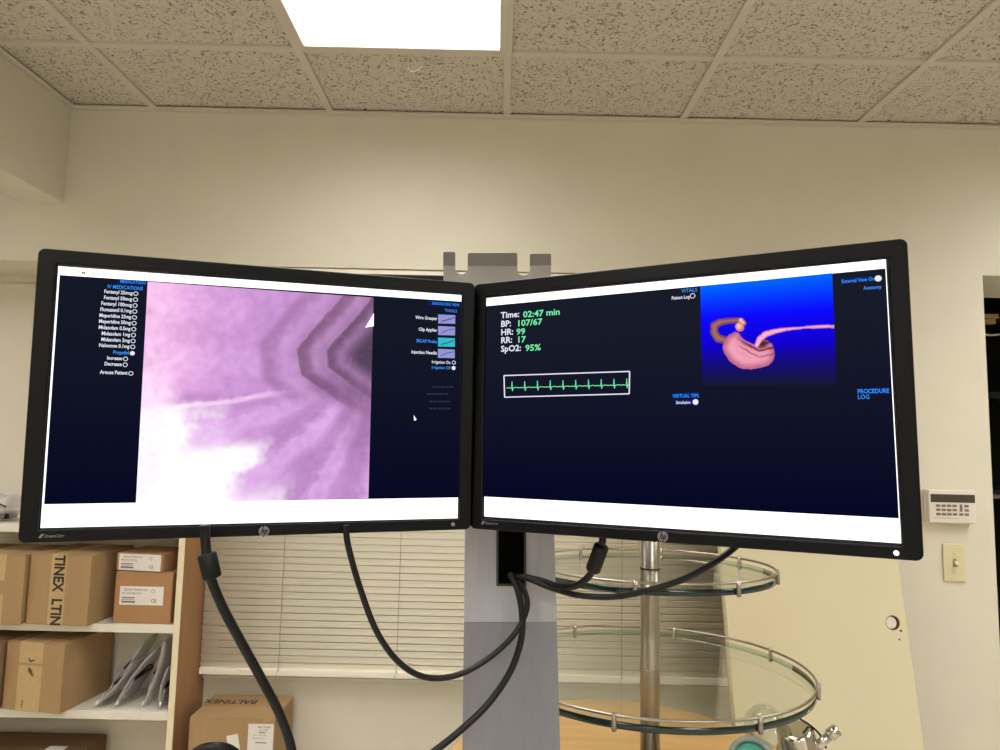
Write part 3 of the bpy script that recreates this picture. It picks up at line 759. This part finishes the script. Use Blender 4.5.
top_L, top_R = at(467, 300, Y=CY + .020), at(547, 300, Y=CY + .020)
mid_L, mid_R = at(464.0, 622, Y=CY), at(556.8, 622, Y=CY)
low_L, low_R = at(462.4, 750, Y=CY + .03), at(560.2, 750, Y=CY + .03)  # lower face tilted downwards to take less light
u = MB(); sheet(u, top_L, top_R, mid_L, mid_R); uc = u.build('upper_column', M_steel, cart)
bv = uc.modifiers.new('b', 'BEVEL'); bv.width = .003; bv.segments = 2
dirL = (low_L - mid_L).normalized(); dirR = (low_R - mid_R).normalized()
kL = (low_L.z - .06) / -dirL.z; kR = (low_R.z - .06) / -dirR.z
e0 = low_L + dirL * kL * 1; e1 = low_R + dirR * kR * 1
e0 = Vector((low_L.x - .02, low_L.y + .01, .06)); e1 = Vector((low_R.x + .02, low_R.y + .01, .06))
u = MB(); sheet(u, mid_L - Vector((0, 0, .0004)), mid_R - Vector((0, 0, .0004)), low_L, low_R); uc = u.build('lower_column', M_steel_shade, cart); uc['label'] = 'lower column with shade painted into its grey'
bv = uc.modifiers.new('b', 'BEVEL'); bv.width = .002; bv.segments = 2
u = MB(); sheet(u, low_L, low_R, e0, e1); u.build('lower_column', M_steel_shade, cart)
cx_ = (e0.x + e1.x) / 2
MB().box((cx_ - .28, CY - .25, .0), (cx_ + .28, CY + .33, .06), bev=.01).build('base_plate', M_steel, cart)
# cable opening: a frame, and a black plate painting the dark inside
pL, pR = at(496, 560, Y=CY), at(526, 560, Y=CY); zb_ = at(511, 586, Y=CY).z; zt_ = at(511, 500, Y=CY - .004).z
Mo = Matrix.Translation(((pL.x + pR.x) / 2, CY + .0035, (zb_ + zt_) / 2)) @ Matrix.Rotation(radians(-2.4), 4, 'X') @ Matrix.Rotation(radians(-1), 4, 'Y') @ FACE
ow, oh = (pR.x - pL.x) / 2, (zt_ - zb_) / 2
of = MB().plate([rrect(-ow, -oh, ow, oh, .002), rrect(-ow + .0035, -oh + .0035, ow - .0035, oh - .0035, .001)], .008, Mo, bev=.0005).build('cable_opening_frame', mat('dark_grey_frame', (52, 50, 52), .5), cart)
MB().plate([rrect(-ow + .0035, -oh + .0035, ow - .0035, oh - .0035, .001)], .003, Mo @ Matrix.Translation((0, 0, -.001))).build('opening_dark_plate', mat('painted_opening_dark', (4, 4, 5), .95, spec=.05), cart)
# notched bracket above
BY = CY + .006
# (outline in px, converted to the plane of the bracket)
def bp_(x, y): p = at(x, y, Y=BY); return (p.x, p.z)
def notch(xa, xb, yt, yb):
    out = [bp_(xa, yt)]; r = (xb - xa) / 2; cx = (xa + xb) / 2
    for k in range(0, 9):
        a_ = pi - pi * k / 8; out.append(bp_(cx + r * cos(a_), yb - r + r * sin(a_)))
    out.append(bp_(xb, yt)); return out
bend = 266
out = [bp_(443.3, bend)] + notch(455.3, 467.7, bend, 274.6) + notch(517.3, 529.8, bend, 276) + [bp_(551, bend + .5), bp_(550, 310), bp_(444, 310)]
Mp = Matrix.Translation((0, BY, 0)) @ FACE
MB().plate([out], .003, Mp).build('notched_bracket', M_steel2, cart)
# lips folded back above the bend
def lip(xa, xb, yt):
    l = MB(); r = 1.6
    pts = [(xa, bend), (xa, yt + r), (xa + .5, yt + .5), (xa + r, yt), (xb - r, yt), (xb - .5, yt + .5), (xb, yt + r), (xb, bend)]
    P = [Vector((bp_(x, y)[0], BY - .0015, bp_(x, y)[1])) for x, y in pts]; zb0 = P[0].z
    for p in P: p.y -= (p.z - zb0) * .55
    for p in P: p.z = EYE.z + (p.z - EYE.z) * (p.y / (BY - .0015)); p.x *= p.y / (BY - .0015)
    v = [l.bm.verts.new(p) for p in P]; w2 = [l.bm.verts.new(p + Vector((0, .003, .0012))) for p in P]
    l.bm.faces.new(v); l.bm.faces.new(w2[::-1])
    for i in range(len(v)): j = (i + 1) % len(v); l.bm.faces.new((v[i], w2[i], w2[j], v[j]))
    l.build('bracket_lip', M_steel2, cart)
lip(443.3, 455.3, 252); lip(467.7, 517.3, 253); lip(529.8, 551, 254)
# arm behind the monitors
za = at(400, 274.3, Y=1.096).z
MB().box((-.30, 1.064, 1.565), (.22, 1.0845, 1.625), bev=.003).cyl((-.20, 1.07, 1.597), (-.286, .9835, 1.597), .018).cyl((.14, 1.07, 1.602), (.180, .9485, 1.602), .018).box((at(300, 274, Y=1.10).x, 1.0955, za - .045), (at(470, 274, Y=1.10).x, 1.109, za), bev=.002).build('mount_arm', M_black, cart)

# ------------------------------------------------------------------ monitors
SW, SH = .518, .324


def monitor(name, label, pos, deg, marg, left):
    a, p_, r_ = (radians(v) for v in deg)
    M = Matrix.Translation(pos) @ Matrix.Rotation(a, 4, 'Z') @ Matrix.Rotation(p_, 4, 'X') @ Matrix.Rotation(r_, 4, 'Y')
    t = thing(name, label, 'monitor', M=M)
    ml, mr, mt, mb_ = marg; w_, h_ = SW / 2, SH / 2
    ox0, ox1, oz0, oz1 = -w_ - ml, w_ + mr, -h_ - mb_, h_ + mt
    # front frame with a chamfered inner lip
    MB().plate([rrect(ox0, oz0, ox1, oz1, .008), rrect(-w_ - .0015, -h_ - .0015, w_ + .0015, h_ + .0015, .001, 1)], .018, Matrix.Translation((0, .005, 0)) @ FACE, bev=.0014).build('bezel', M_bezel, t, world=False)
    hb_ = MB(); hb_.box((ox0 + .004, .014, oz0 + .004), (ox1 - .004, .034, oz1 - .004), bev=.006)
    hb_.box((ox0 + .07, .030, oz0 + .04), (ox1 - .07, .062, oz1 - .045), bev=.012); hb_.build('rear_housing', M_black, t, world=False)
    MB().box((-.06, .060, -.06), (.06, .072, .06), bev=.002).build('mount_plate', M_black, t, world=False)
    Mi = M.inverted()

    def scr(px, py, y=0.0):
        d = FWD * FPX + RT * (px - 500) - UP * (py - 375); o = Mi @ EYE; dl = Mi.to_3x3() @ d
        return o + dl * ((y - o.y) / dl.y)
    t['_'] = 0; del t['_']
    return t, M, scr


def bil(q, s, t_):
    return (q[0] * (1 - s) + q[1] * s) * (1 - t_) + (q[3] * (1 - s) + q[2] * s) * t_


def picture(name, t, scr, quad, fn, ns, nt_, y, strength, parent):
    q = [scr(*p, y=y) for p in quad]
    me = bpy.data.meshes.new(name)
    vs = [bil(q, i / ns, j / nt_) for j in range(nt_ + 1) for i in range(ns + 1)]
    fs = [(j * (ns + 1) + i, (j + 1) * (ns + 1) + i, (j + 1) * (ns + 1) + i + 1, j * (ns + 1) + i + 1) for j in range(nt_) for i in range(ns)]
    me.from_pydata([tuple(v) for v in vs], [], fs)
    at_ = me.color_attributes.new('picture', 'FLOAT_COLOR', 'POINT'); buf = []
    for j in range(nt_ + 1):
        for i in range(ns + 1): buf += [*lin(fn(i / ns, j / nt_)), 1]
    at_.data.foreach_set('color', buf); me.materials.append(emit_attr(name + '_glow', strength))
    o = bpy.data.objects.new(name, me); COL.objects.link(o); o.parent = parent; WORLD[o.name] = WORLD[t.name]
    return o


def panel(b_, scr, quad, y, mi=0):
    b_.quad([scr(*p, y=y) for p in quad], mi)


def stext(b_, scr, px, py, s_, size, align='LEFT', bold=.012, y=-.0012, sx=1.0, mi=0):
    b_.text(s_, size, Matrix.Translation(scr(px, py, y)) @ FACE, align, bold, sx=sx, mi=mi)


def ringm(b_, c, r, r2=None, y=-.0012, mi=0):
    o = [circ(c.x, c.z, r, 20)] + ([circ(c.x, c.z, r2, 20)] if r2 else [])
    b_.plate(o, .0001, Matrix.Translation((0, y, 0)) @ FACE, mi=mi)


E_white = emit('screen_white', (255, 255, 255), 1.6)
E_txt = emit('screen_text_white', (235, 238, 250), 1.0)
E_blue = emit('screen_text_blue', (60, 150, 255), 1.0)
E_blue2 = emit('screen_plate_blue', (10, 40, 120), .8)
E_green = emit('screen_text_green', (120, 240, 170), 1.0)
E_dim = emit('screen_text_dim', (44, 50, 66), 1.0)
E_lav = emit('screen_icon_lavender', (150, 150, 215), 1.0)
E_icon_d = emit('screen_icon_stroke', (80, 80, 130), 1.0)
E_teal = emit('screen_icon_teal', (50, 190, 205), 1.0)
E_grey = emit('screen_grey_text', (70, 68, 80), 1.0)
M_lcdb = mat('lcd_border', (18, 16, 34), .25)
M_led = emit('power_led', (225, 225, 255), 2.0)


def dark_fn(top, bot):
    return lambda s, t_: mix(top, bot, t_ ** 1.6)


def badge(t, scr, hp_px, model_px, led_px, led_on):
    c = scr(*hp_px, y=-.0045)
    lg = MB(); Q = Matrix.Translation((0, -.0048, 0)) @ FACE; r = .0072
    lg.plate([circ(c.x, c.z, r, 32), circ(c.x, c.z, r * .93, 32)], .0008, Q)
    # disc cut into the slanted letters h and p
    disc = MB().plate([circ(c.x, c.z, r * .92, 32)], .0006, Q).build('logo_disc', M_logo, t, world=False)
    lg.bm.free()
    k = MB(); T = Matrix.Translation((c.x, -.0053, c.z)) @ FACE
    sl = lambda pts: [(x * r + y * r * .28, y * r) for x, y in pts]
    k.plate([sl([(-.46, -.45), (-.28, -.45), (-.28, .12), (-.14, .12), (-.14, -.45), (.04, -.45), (.04, .28), (-.28, .28), (-.28, 1.0), (-.46, 1.0)])], .0004, T)
    k.plate([sl([(.14, -1.0), (.32, -1.0), (.32, -.45), (.60, -.45), (.60, .28), (.14, .28)]), sl([(.32, -.28), (.44, -.28), (.44, .12), (.32, .12)])], .0004, T)
    k.build('logo_letters', M_bezel, disc, world=False)
    d = MB(); T = Matrix.Translation(scr(*model_px, y=-.0048)) @ FACE
    d.plate([[(0, 0), (.0032, 0), (.0062, .0048), (.0030, .0048)]], .0002, T)
    d.text('DreamColor', .0052, T @ Matrix.Translation((.0065, .0004, 0)), bold=.01, shear=.2, sx=.76)
    d.build('model_lettering', M_grey_t, t, world=False)
    l = scr(*led_px, y=-.0045)
    MB().cyl((l.x, -.0035, l.z), (l.x, -.0054, l.z), .0028, seg=20).build('power_button', M_led if led_on else M_grey_t, t, world=False)


# ---- left monitor
t, M, scr = monitor('computer_monitor', 'left black monitor showing the pink endoscopic picture', (-.3051, .9112, 1.5963), (17.34, .72, -.66), (.0214, .0192, .0187, .0162), True)
so_ = MB().box((-SW / 2 - .0018, .0004, -SH / 2 - .0018), (SW / 2 + .0018, .004, SH / 2 + .0018)).build('screen', M_lcdb, t, world=False)
b = MB(); panel(b, scr, [(58.4, 266.2), (461.4, 295.2), (457.6, 518.2), (40.4, 528.0)], 0); b.build('white_window', E_white, so_, world=False)
picture('dark_interface', t, scr, [(59.7, 275), (461.6, 301.6), (458.3, 497.5), (44.0, 504.3)], dark_fn((20, 24, 38), (7, 9, 34)), 2, 24, -.0003, 1.0, so_)


def endo(s, t_):
    s0, t0 = s, t_
    n1 = noise.fractal(Vector((s * 7, t_ * 7, 1)), 1, 2, 4); n2 = noise.noise(Vector((s * 3, t_ * 3, 5)))
    n3 = noise.fractal(Vector((s * 24, t_ * 24, 3)), 1, 2, 3)
    s += .016 * noise.noise(Vector((s * 4, t_ * 4, 11))) + .004 * n3; t_ += .016 * noise.noise(Vector((s * 4, t_ * 4, 15))) + .004 * n3
    # rings of the bowel folds, each bent like a chevron that opens to the right
    x, y = s - 1.0, t_ - .30
    d1 = -.80 * x - .60 * y; d2 = (-.995 * x + .10 * y) * .86; d3 = (-.57 * x + .82 * y) * 1.10
    rho = max(d1, d2, d3); up = smoothstep(.60, .44, t_ + .06 * n2 - .10 * (s - .6))
    c = mix((226, 170, 220), (190, 142, 200), smoothstep(.08, .55, s + .15 * n2))
    c = mix(c, (198, 146, 206), smoothstep(.15, .30, s) * smoothstep(.62, .42, s) * .5)
    c = mix(c, (236, 186, 226), smoothstep(.20, .02, s + .05 * n1) * .9)
    c = mix(c, (178, 122, 178), .18 * smoothstep(.0, .5, n1)); c = mix(c, (236, 200, 236), .14 * smoothstep(.0, .5, -n1))
    # upper right: valleys get darker towards the opening
    dk = smoothstep(.46, .10, rho) * up
    c = mix(c, (128, 94, 128), .55 * dk)
    for r0, w0, w1, dp, dc in ((.425, .075, .035, .45, (140, 96, 138)), (.292, .085, .010, .62, (100, 66, 92)), (.180, .060, .012, .62, (84, 58, 82))):
        a_ = smoothstep(r0 - w0, r0 - .006, rho) * smoothstep(r0 + w1, r0, rho) * dp * up
        c = mix(c, dc, a_ * (1 + .25 * n2))
    for r0, w0 in ((.350, .040), (.232, .030)):
        c = mix(c, (196, 150, 200), smoothstep(w0, .0, abs(rho - r0)) * .42 * up)
    c = mix(c, (66, 52, 70), smoothstep(.150, .05, rho) * .82 * smoothstep(.62, .45, t_))
    # lower wall: fans of light and dark running to the lower left
    ang = atan2(t_ - .36, 1.04 - s); rad = math.hypot(s - 1.04, t_ - .36); lo = 1 - up
    fan = smoothstep(.12, .26, rad) * smoothstep(.12, .20, ang + .05 * n2)
    wob = ang + .03 * n1 + .02 * n3
    st_ = math.sin(wob * 17 + .6) * .5 + .5
    c = mix(c, (166, 116, 172), .45 * fan * lo * smoothstep(.55, .1, st_)); c = mix(c, (222, 180, 232), .45 * fan * smoothstep(.60, .85, st_) * lo)
    c = mix(c, (140, 98, 142), .5 * smoothstep(.78, 1.02, s + .10 * n1) * smoothstep(.34, .5, t_) * smoothstep(1.0, .6, t_))
    c = mix(c, (122, 86, 124), .55 * smoothstep(.10, .0, abs(t_ - .44 - .25 * (s - .75))) * smoothstep(.66, .78, s) * smoothstep(1.02, .9, s))
    # narrow bright ridge and thin vessels
    rid = abs(t_ - (.60 - .19 * s)); c = mix(c, (246, 216, 242), .65 * smoothstep(.018, .004, rid) * smoothstep(.66, .45, s))
    rid = abs(t_ - (.60 - .19 * s) - .035); c = mix(c, (176, 128, 190), .35 * smoothstep(.02, .0, rid) * smoothstep(.66, .45, s) * smoothstep(.15, .3, s))
    v_ = abs(noise.fractal(Vector((s * 9, t_ * 9, 8)), 1, 2, 3)); c = mix(c, (200, 124, 170), .20 * smoothstep(.05, .0, v_) * smoothstep(.55, .35, t_))
    # overexposed lower left, its edge broken up along the streaks
    e_ = math.hypot(s * .98, (1.04 - t_) * 1.12) + .05 * n1 + .03 * n3 + .085 * math.sin(wob * 19 - .5)
    c = mix(c, (255, 252, 255), smoothstep(.62, .38, e_))
    c = mix(c, (255, 232, 250), .75 * smoothstep(.16, .02, s + .05 * n1) * smoothstep(.25, .62, t_))
    g_ = 1 + .05 * n3
    return tuple(max(0, min(255, v * g_)) for v in c)


pic = picture('endoscope_picture', t, scr, [(147.7, 281.6), (373.6, 297.6), (368.4, 498.6), (135.8, 503.8)], endo, 190, 180, -.0007, 1.12, so_)
pic['label'] = 'pink endoscopic video picture'
b = MB(); b.quad([scr(*p, y=-.0011) for p in ((365.2, 327.6), (373.6, 326.2), (373.8, 313.2))]); b.build('white_wedge', E_white, so_, world=False); b = MB()
b.quad([scr(*p, y=-.0011) for p in ((413.8, 415.2), (416.6, 419.8), (414.2, 420.8))]); b.build('white_pointer', E_white, so_, world=False)
bt, bb, bp2 = MB(), MB(), MB()
items = ['Fentanyl 25mcg', 'Fentanyl 50mcg', 'Fentanyl 100mcg', 'Flumazenil 0.1mg', 'Meperidine 25mg', 'Meperidine 50mg', 'Midazolam 0.5mg', 'Midazolam 1mg', 'Midazolam 2mg', 'Naloxone 0.1mg', 'Propofol', 'Increase', 'Decrease', 'Arouse Patient']
ys = [293.6, 299.6, 305.5, 311.4, 317.4, 323.2, 329.2, 335.1, 341.0, 346.9, 353.3, 358.9, 364.8, 373.4]
for k, (s_, y_) in enumerate(zip(items, ys)):
    xc = 135.8 - (y_ - 293.6) * .058 - (6.5 if s_ in ('Increase', 'Decrease') else 0) - (.3 if k == 13 else 0)
    c = scr(xc, y_, -.0012)
    ringm(bt, c, .0028, None if s_ == 'Propofol' else .0020)
    stext(bb if s_ == 'Propofol' else bt, scr, xc - 3.4, y_ + 1.2, s_, .0064, 'RIGHT', .022, sx=.80)
stext(bb, scr, 145.5, 284.4, 'MEDICATION', .0056, 'RIGHT', .012, sx=.85)
stext(bb, scr, 143.0, 290.4, 'IV MEDICATIONS', .0066, 'RIGHT', .012, sx=.80)
for q in ([(118, 279.6), (147, 281.7), (146.8, 285.6), (117.8, 283.8)], [(428, 300.9), (459.5, 302.8), (459.3, 307), (427.8, 305)]):
    b = MB(); panel(b, scr, q, -.0006); b.build('text_plate', E_blue2, so_, world=False)
stext(bb, scr, 459.4, 306.4, 'ENDOSCOPIC VIEW', .0055, 'RIGHT', .012, sx=.82)
stext(bb, scr, 457, 312.5, 'TOOLS', .0058, 'RIGHT', .012)
for k, (s_, y_) in enumerate((('Wire Grasper', 319.2), ('Clip Applier', 330.8), ('BICAP Probe', 342.3), ('Injection Needle', 353.6))):
    x0_, x1_ = 438.2 - k * .1, 455.2 - k * .15
    MBi = MB(); MBi.quad([scr(*p, y=-.0010) for p in ((x0_, y_ - 4.8), (x1_, y_ - 4.0), (x1_, y_ + 4.6), (x0_, y_ + 4.2))]); MBi.build('tool_icon', E_teal if k == 2 else E_lav, so_, world=False); strokes = MB()
    stext(bb if k == 2 else bt, scr, x0_ - 1.0, y_ + .9, s_, .0066, 'RIGHT', .02, sx=.84)
    a_, c_ = scr(x0_ + 3, y_ + 2.2, -.0014), scr(x1_ - .8, y_ - 1.8, -.0014)
    strokes.tube([a_, (a_ + c_) / 2 + Vector((0, 0, .0012 if k % 2 else -.0004)), c_], .0006 + .0003 * (k in (0, 2)), seg=6); strokes.build('tool_drawing', E_icon_d, so_, world=False)
stext(bt, scr, 450.5, 364.0, 'Irrigation On', .0062, 'RIGHT', .015, sx=.84); ringm(bt, scr(453.8, 362.6, -.0012), .0029, .0021)
stext(bb, scr, 450.3, 369.4, 'Irrigation Off', .0062, 'RIGHT', .01, sx=.84); ringm(bt, scr(453.6, 368.0, -.0012), .0029)
bt.build('white_lettering', E_txt, so_, world=False); bb.build('blue_lettering', E_blue, so_, world=False)
b = MB()
for y_, xa in ((387, 432), (394, 427), (401.5, 429), (408.5, 429)):
    for q in range(5): 
        x_ = xa + q * 4.4; b.quad([scr(*p, y=-.0010) for p in ((x_, y_ - .8), (x_ + 3.6, y_ - .7), (x_ + 3.6, y_ + .7), (x_, y_ + .6))])
b.build('dim_lettering', E_dim, so_, world=False)
b = MB(); stext(b, scr, 77, 273.8, 'TIME  000:27:17', .0056, 'LEFT', .004, sx=1.0, y=-.0006)
b.text('Live Endoscopy', .0046, Matrix.Translation(scr(421, 512.2, -.0006)) @ FACE, 'LEFT', 0); b.build('grey_lettering', E_grey, so_, world=False)
badge(t, scr, (264, 531.2), (38, 538.2), (453, 524.3), False)

# ---- right monitor
t, M, scr = monitor('computer_monitor', 'right black monitor showing vital signs and a stomach on blue', (.2123, .8804, 1.6033), (-26.32, -.42, -.73), (.0209, .0212, .0203, .0159), False)
so_ = MB().box((-SW / 2 - .0018, .0004, -SH / 2 - .0018), (SW / 2 + .0018, .004, SH / 2 + .0018)).build('screen', M_lcdb, t, world=False)
b = MB(); panel(b, scr, [(486.2, 298.2), (885.8, 259.2), (901.3, 543.4), (484.2, 516.4)], 0); b.build('white_window', E_white, so_, world=False)
picture('dark_interface', t, scr, [(485.2, 306.2), (885.4, 268.4), (898.9, 518.4), (483.6, 496.6)], dark_fn((24, 27, 40), (6, 8, 36)), 2, 24, -.0003, 1.0, so_)


def seg_d(p, a, c):
    ax_, ay_ = a[0], a[1]; dx, dy = c[0] - ax_, c[1] - ay_; L2 = dx * dx + dy * dy
    k = max(0, min(1, ((p[0] - ax_) * dx + (p[1] - ay_) * dy) / L2)) if L2 else 0
    return math.hypot(p[0] - ax_ - k * dx, p[1] - ay_ - k * dy) - (a[2] + k * (c[2] - a[2])), k


BODY = [(318, 318, 36), (308, 350, 60), (312, 385, 82), (340, 415, 88), (380, 436, 91), (420, 446, 84), (460, 444, 80), (498, 430, 84), (508, 405, 70)]
DUO = [(240, 335, 26), (195, 325, 28), (168, 285, 28), (168, 240, 27), (205, 218, 24), (270, 207, 20), (335, 204, 20), (372, 222, 20)]
ESO = [(462, 372, 15), (482, 330, 20), (522, 296, 20), (590, 276, 16), (670, 262, 11), (770, 253, 8), (860, 247, 11), (960, 246, 11)]
BQ = [(700.2, 286.2), (832.2, 273.0), (836.5, 384.5), (702.0, 385.5)]


def stomach(s, t_):
    q0 = [Vector(p) for p in BQ]; p = bil(q0, s, t_); x, y = (p.x - 690) * 6.667, (p.y - 290) * 6.667
    if t_ < .33: c = mix((0, 105, 255), (12, 10, 250), t_ / .33)
    elif t_ < .62: c = mix((12, 10, 250), (18, 0, 205), (t_ - .33) / .29)
    else: c = mix((18, 0, 205), (22, 24, 52), ((t_ - .62) / .38) ** .8)
    n_ = noise.fractal(Vector((x / 40, y / 40, 0)), 1, 2, 3)
    d = min(seg_d((x, y), a, e)[0] for a, e in zip(DUO, DUO[1:]))
    d += 2.5 * sin(atan2(y - 270, x - 260) * 46 + x * .03)
    if d < 0:
        acc = atan2(y - 270, x - 260)
        c = mix((184, 118, 118), (104, 62, 74), smoothstep(-22, 0, d)); c = mix(c, (110, 66, 72), .5 * (sin(acc * 46 + x * .03) * .5 + .5))
    d = min(seg_d((x, y), a, e)[0] for a, e in zip(BODY, BODY[1:]))
    if d < 0:
        c = mix((240, 160, 182), (190, 105, 135), smoothstep(-55, 0, d)); c = mix(c, (232, 140, 165), .4 * n_)
        # wrinkles of the wall
        q_ = (y - 300) - .55 * (x - 300) if x < 480 else (y - 399) + .25 * (x - 480)
        wr = sin(q_ * .15 + .8 * n_); z_ = smoothstep(300, 440, x) * smoothstep(485, 400, y + .2 * abs(x - 500))
        c = mix(c, (96, 36, 48), .8 * z_ * smoothstep(.0, .9, wr)); c = mix(c, (214, 130, 135), .3 * z_ * smoothstep(0, .9, -wr))
        c = mix(c, (60, 25, 35), .75 * smoothstep(60, 15, math.hypot(x - 495, (y - 362) * 1.2)))
    d = min(seg_d((x, y), a, e)[0] for a, e in zip(ESO, ESO[1:]))
    if d < 0:
        c = mix((250, 180, 205), (200, 115, 150), smoothstep(-10, 0, d)); c = mix(c, (190, 100, 140), .35 * smoothstep(.1, .5, n_))
    for cx, cy, r in ((347, 248, 31), (357, 207, 19), (372, 222, 16)):
        dd = math.hypot(x - cx, y - cy)
        if dd < r: c = mix((250, 190, 172), (205, 120, 120), smoothstep(r * .3, r, math.hypot(x - cx + 5, y - cy + 5)))
    return tuple(max(0, min(255, v)) for v in c)


pic = picture('anatomy_picture', t, scr, BQ, stomach, 200, 165, -.0007, 1.0, so_)
pic['label'] = 'pink stomach drawing on a blue background'
bt, bb, bg = MB(), MB(), MB()
for y_, a_, c_, x2_ in ((318.2, 'Time:', '02:47 min', 523), (326.8, 'BP:', '107/67', 516.6), (335.2, 'HR:', '99', 516.2), (343.2, 'RR:', '17', 516.6), (351.8, 'SpO2:', '95%', 525.2)):
    stext(bt, scr, 500.8, y_, a_, .0125, 'LEFT', .022, sx=1.04); stext(bg, scr, x2_, y_ - (x2_ - 501) * .035, c_, .0125, 'LEFT', .022, sx=1.15)
q = [(504, 375.6), (629.6, 371.4), (629.2, 393.8), (504.6, 397.2)]
w1 = [scr(*p, y=-.0010) for p in q]
b = MB()
for a_, c_ in zip(w1, w1[1:] + w1[:1]): b.tube([a_, c_], .00085, seg=6, smoothpath=False)
b.build('trace_frame', E_txt, so_, world=False)
tr = []
for k in range(10):
    x_ = 512.0 + 12.75 * k; y0 = 388.4 - (x_ - 504) * .026
    tr += [(x_ - 5.5, y0), (x_ - 3, y0 - .5), (x_ - 1.6, y0), (x_ - .7, y0 + .3), (x_ - .1, y0 - 6.6), (x_ + .5, y0 + 2.8), (x_ + 1.2, y0 - .2), (x_ + 4, y0 - .9)]
g2 = MB(); g2.tube([scr(min(x, 628.8), y_, -.0011) for x, y_ in tr], .0006, seg=6, smoothpath=False); g2.build('trace_line', E_green, so_, world=False)
stext(bb, scr, 697.3, 291.3, 'VITALS', .0066, 'RIGHT', .01); stext(bt, scr, 689.6, 298.2, 'Patient Log', .0062, 'RIGHT', .018, sx=.82); ringm(bt, scr(692.6, 295.8, -.0012), .0034, .0026)
for q in ([(672, 393.2), (699.5, 392.2), (699.5, 397.4), (672, 398.2)], [(857, 388.6), (889.2, 387.6), (889.6, 393.2), (857.3, 393.8)], [(675, 400.2), (693, 399.4), (693, 404), (675, 404.6)], [(840.5, 279), (873, 276), (873.3, 281.2), (840.8, 283.2)]):
    b = MB(); panel(b, scr, q, -.0006); b.build('text_plate', E_blue2, so_, world=False)
stext(bb, scr, 672.8, 397.8, 'VIRTUAL TIPS', .0066, 'LEFT', .012, sx=.82); stext(bt, scr, 676, 404.0, 'Simulation', .0056, 'LEFT', .01, sx=.78); ringm(bt, scr(695.5, 402.0, -.0012), .0036)
stext(bb, scr, 841.6, 283.2, 'External View On', .0062, 'LEFT', .012, sx=.76); ringm(bt, scr(878.2, 278.4, -.0012), .0036); stext(bb, scr, 863.5, 289.8, 'Anatomy', .0062, 'LEFT', .012, sx=.80)
stext(bb, scr, 857.4, 393.4, 'PROCEDURE', .0070, 'LEFT', .014, sx=.80); stext(bb, scr, 857.6, 399.0, 'LOG', .0070, 'LEFT', .014, sx=.86)
bt.build('white_lettering', E_txt, so_, world=False); bb.build('blue_lettering', E_blue, so_, world=False); bg.build('green_lettering', E_green, so_, world=False)
badge(t, scr, (662.8, 536.6), (481, 524.2), (896.3, 553.0), True)


# ------------------------------------------------------------------ cables
def cable(name, label, pts, r, ferr=None):
    t = thing(name, label, 'cable', at(pts[0][0], pts[0][1], Y=pts[0][2]))
    P = [at(x, y, Y=Y) for x, y, Y in pts]
    MB().tube(P, r, seg=16, sub=10).build('cord', M_rubber, t)
    if ferr:
        a, c, R = ferr; a, c = at(*a[:2], Y=a[2]), at(*c[:2], Y=c[2]); d = (c - a); L_ = d.length
        MB().lathe([(r, 0), (R * .88, .001), (R, .003), (R, L_ - .003), (R * .88, L_ - .001), (r, L_)], aim(a, d), seg=24).build('ferrite_core', M_black, t)
    return t


cable('video_cable', 'thick black cable with a ferrite bead, hanging under the left monitor', [(205, 525, .85), (206, 548, .85), (210, 575, .85), (222, 606, .86), (240, 640, .87), (262, 680, .88), (280, 715, .89), (292, 752, .90), (297, 800, .91)], .0058,
      ((206.5, 553, .85), (212.5, 579, .85), .0112))
cable('video_cable', 'black cable drooping in a U from the left monitor to the stand opening', [(346, 525, .93), (348, 545, .93), (360, 588, .94), (378, 634, .95), (402, 665, .97), (430, 678, .99), (463, 673, 1.01), (493, 655, 1.03), (516, 632, 1.045), (527, 608, 1.055), (524, 590, 1.06), (515, 577, 1.07)], .0042)
cable('power_cable', 'black cable running from the stand opening down to the lower left', [(510, 574, 1.07), (517, 588, 1.055), (522, 612, 1.05), (521, 640, 1.05), (510, 672, 1.045), (488, 704, 1.035), (461, 730, 1.02), (432, 753, 1.0), (400, 775, .98)], .0050)
cable('video_cable', 'short black cable with a ferrite bead under the right monitor', [(604, 530, .95), (602, 543, .95), (597, 560, .96), (589, 576, .98), (575, 586, 1.0), (558, 586, 1.03), (538, 580, 1.05), (522, 577, 1.06), (512, 579, 1.075)], .0050,
      ((602, 545, .95), (592.5, 571, .965), .0105))
cable('power_cable', 'long black cable sagging from the right monitor underside to the stand', [(744, 538, .95), (733, 549, .95), (712, 564, .95), (684, 579, .96), (650, 590, .97), (615, 596.5, .99), (580, 595.5, 1.01), (553, 588.5, 1.035), (532, 580, 1.05), (520, 576, 1.065), (512, 577, 1.08)], .0044)
cable('power_cable', 'loop of thick black cable rising at the bottom left in front of the box', [(176, 800, .86), (184, 768, .86), (197, 752, .86), (214, 747.5, .86), (231, 751, .87), (244, 766, .88), (250, 800, .89)], .0062)
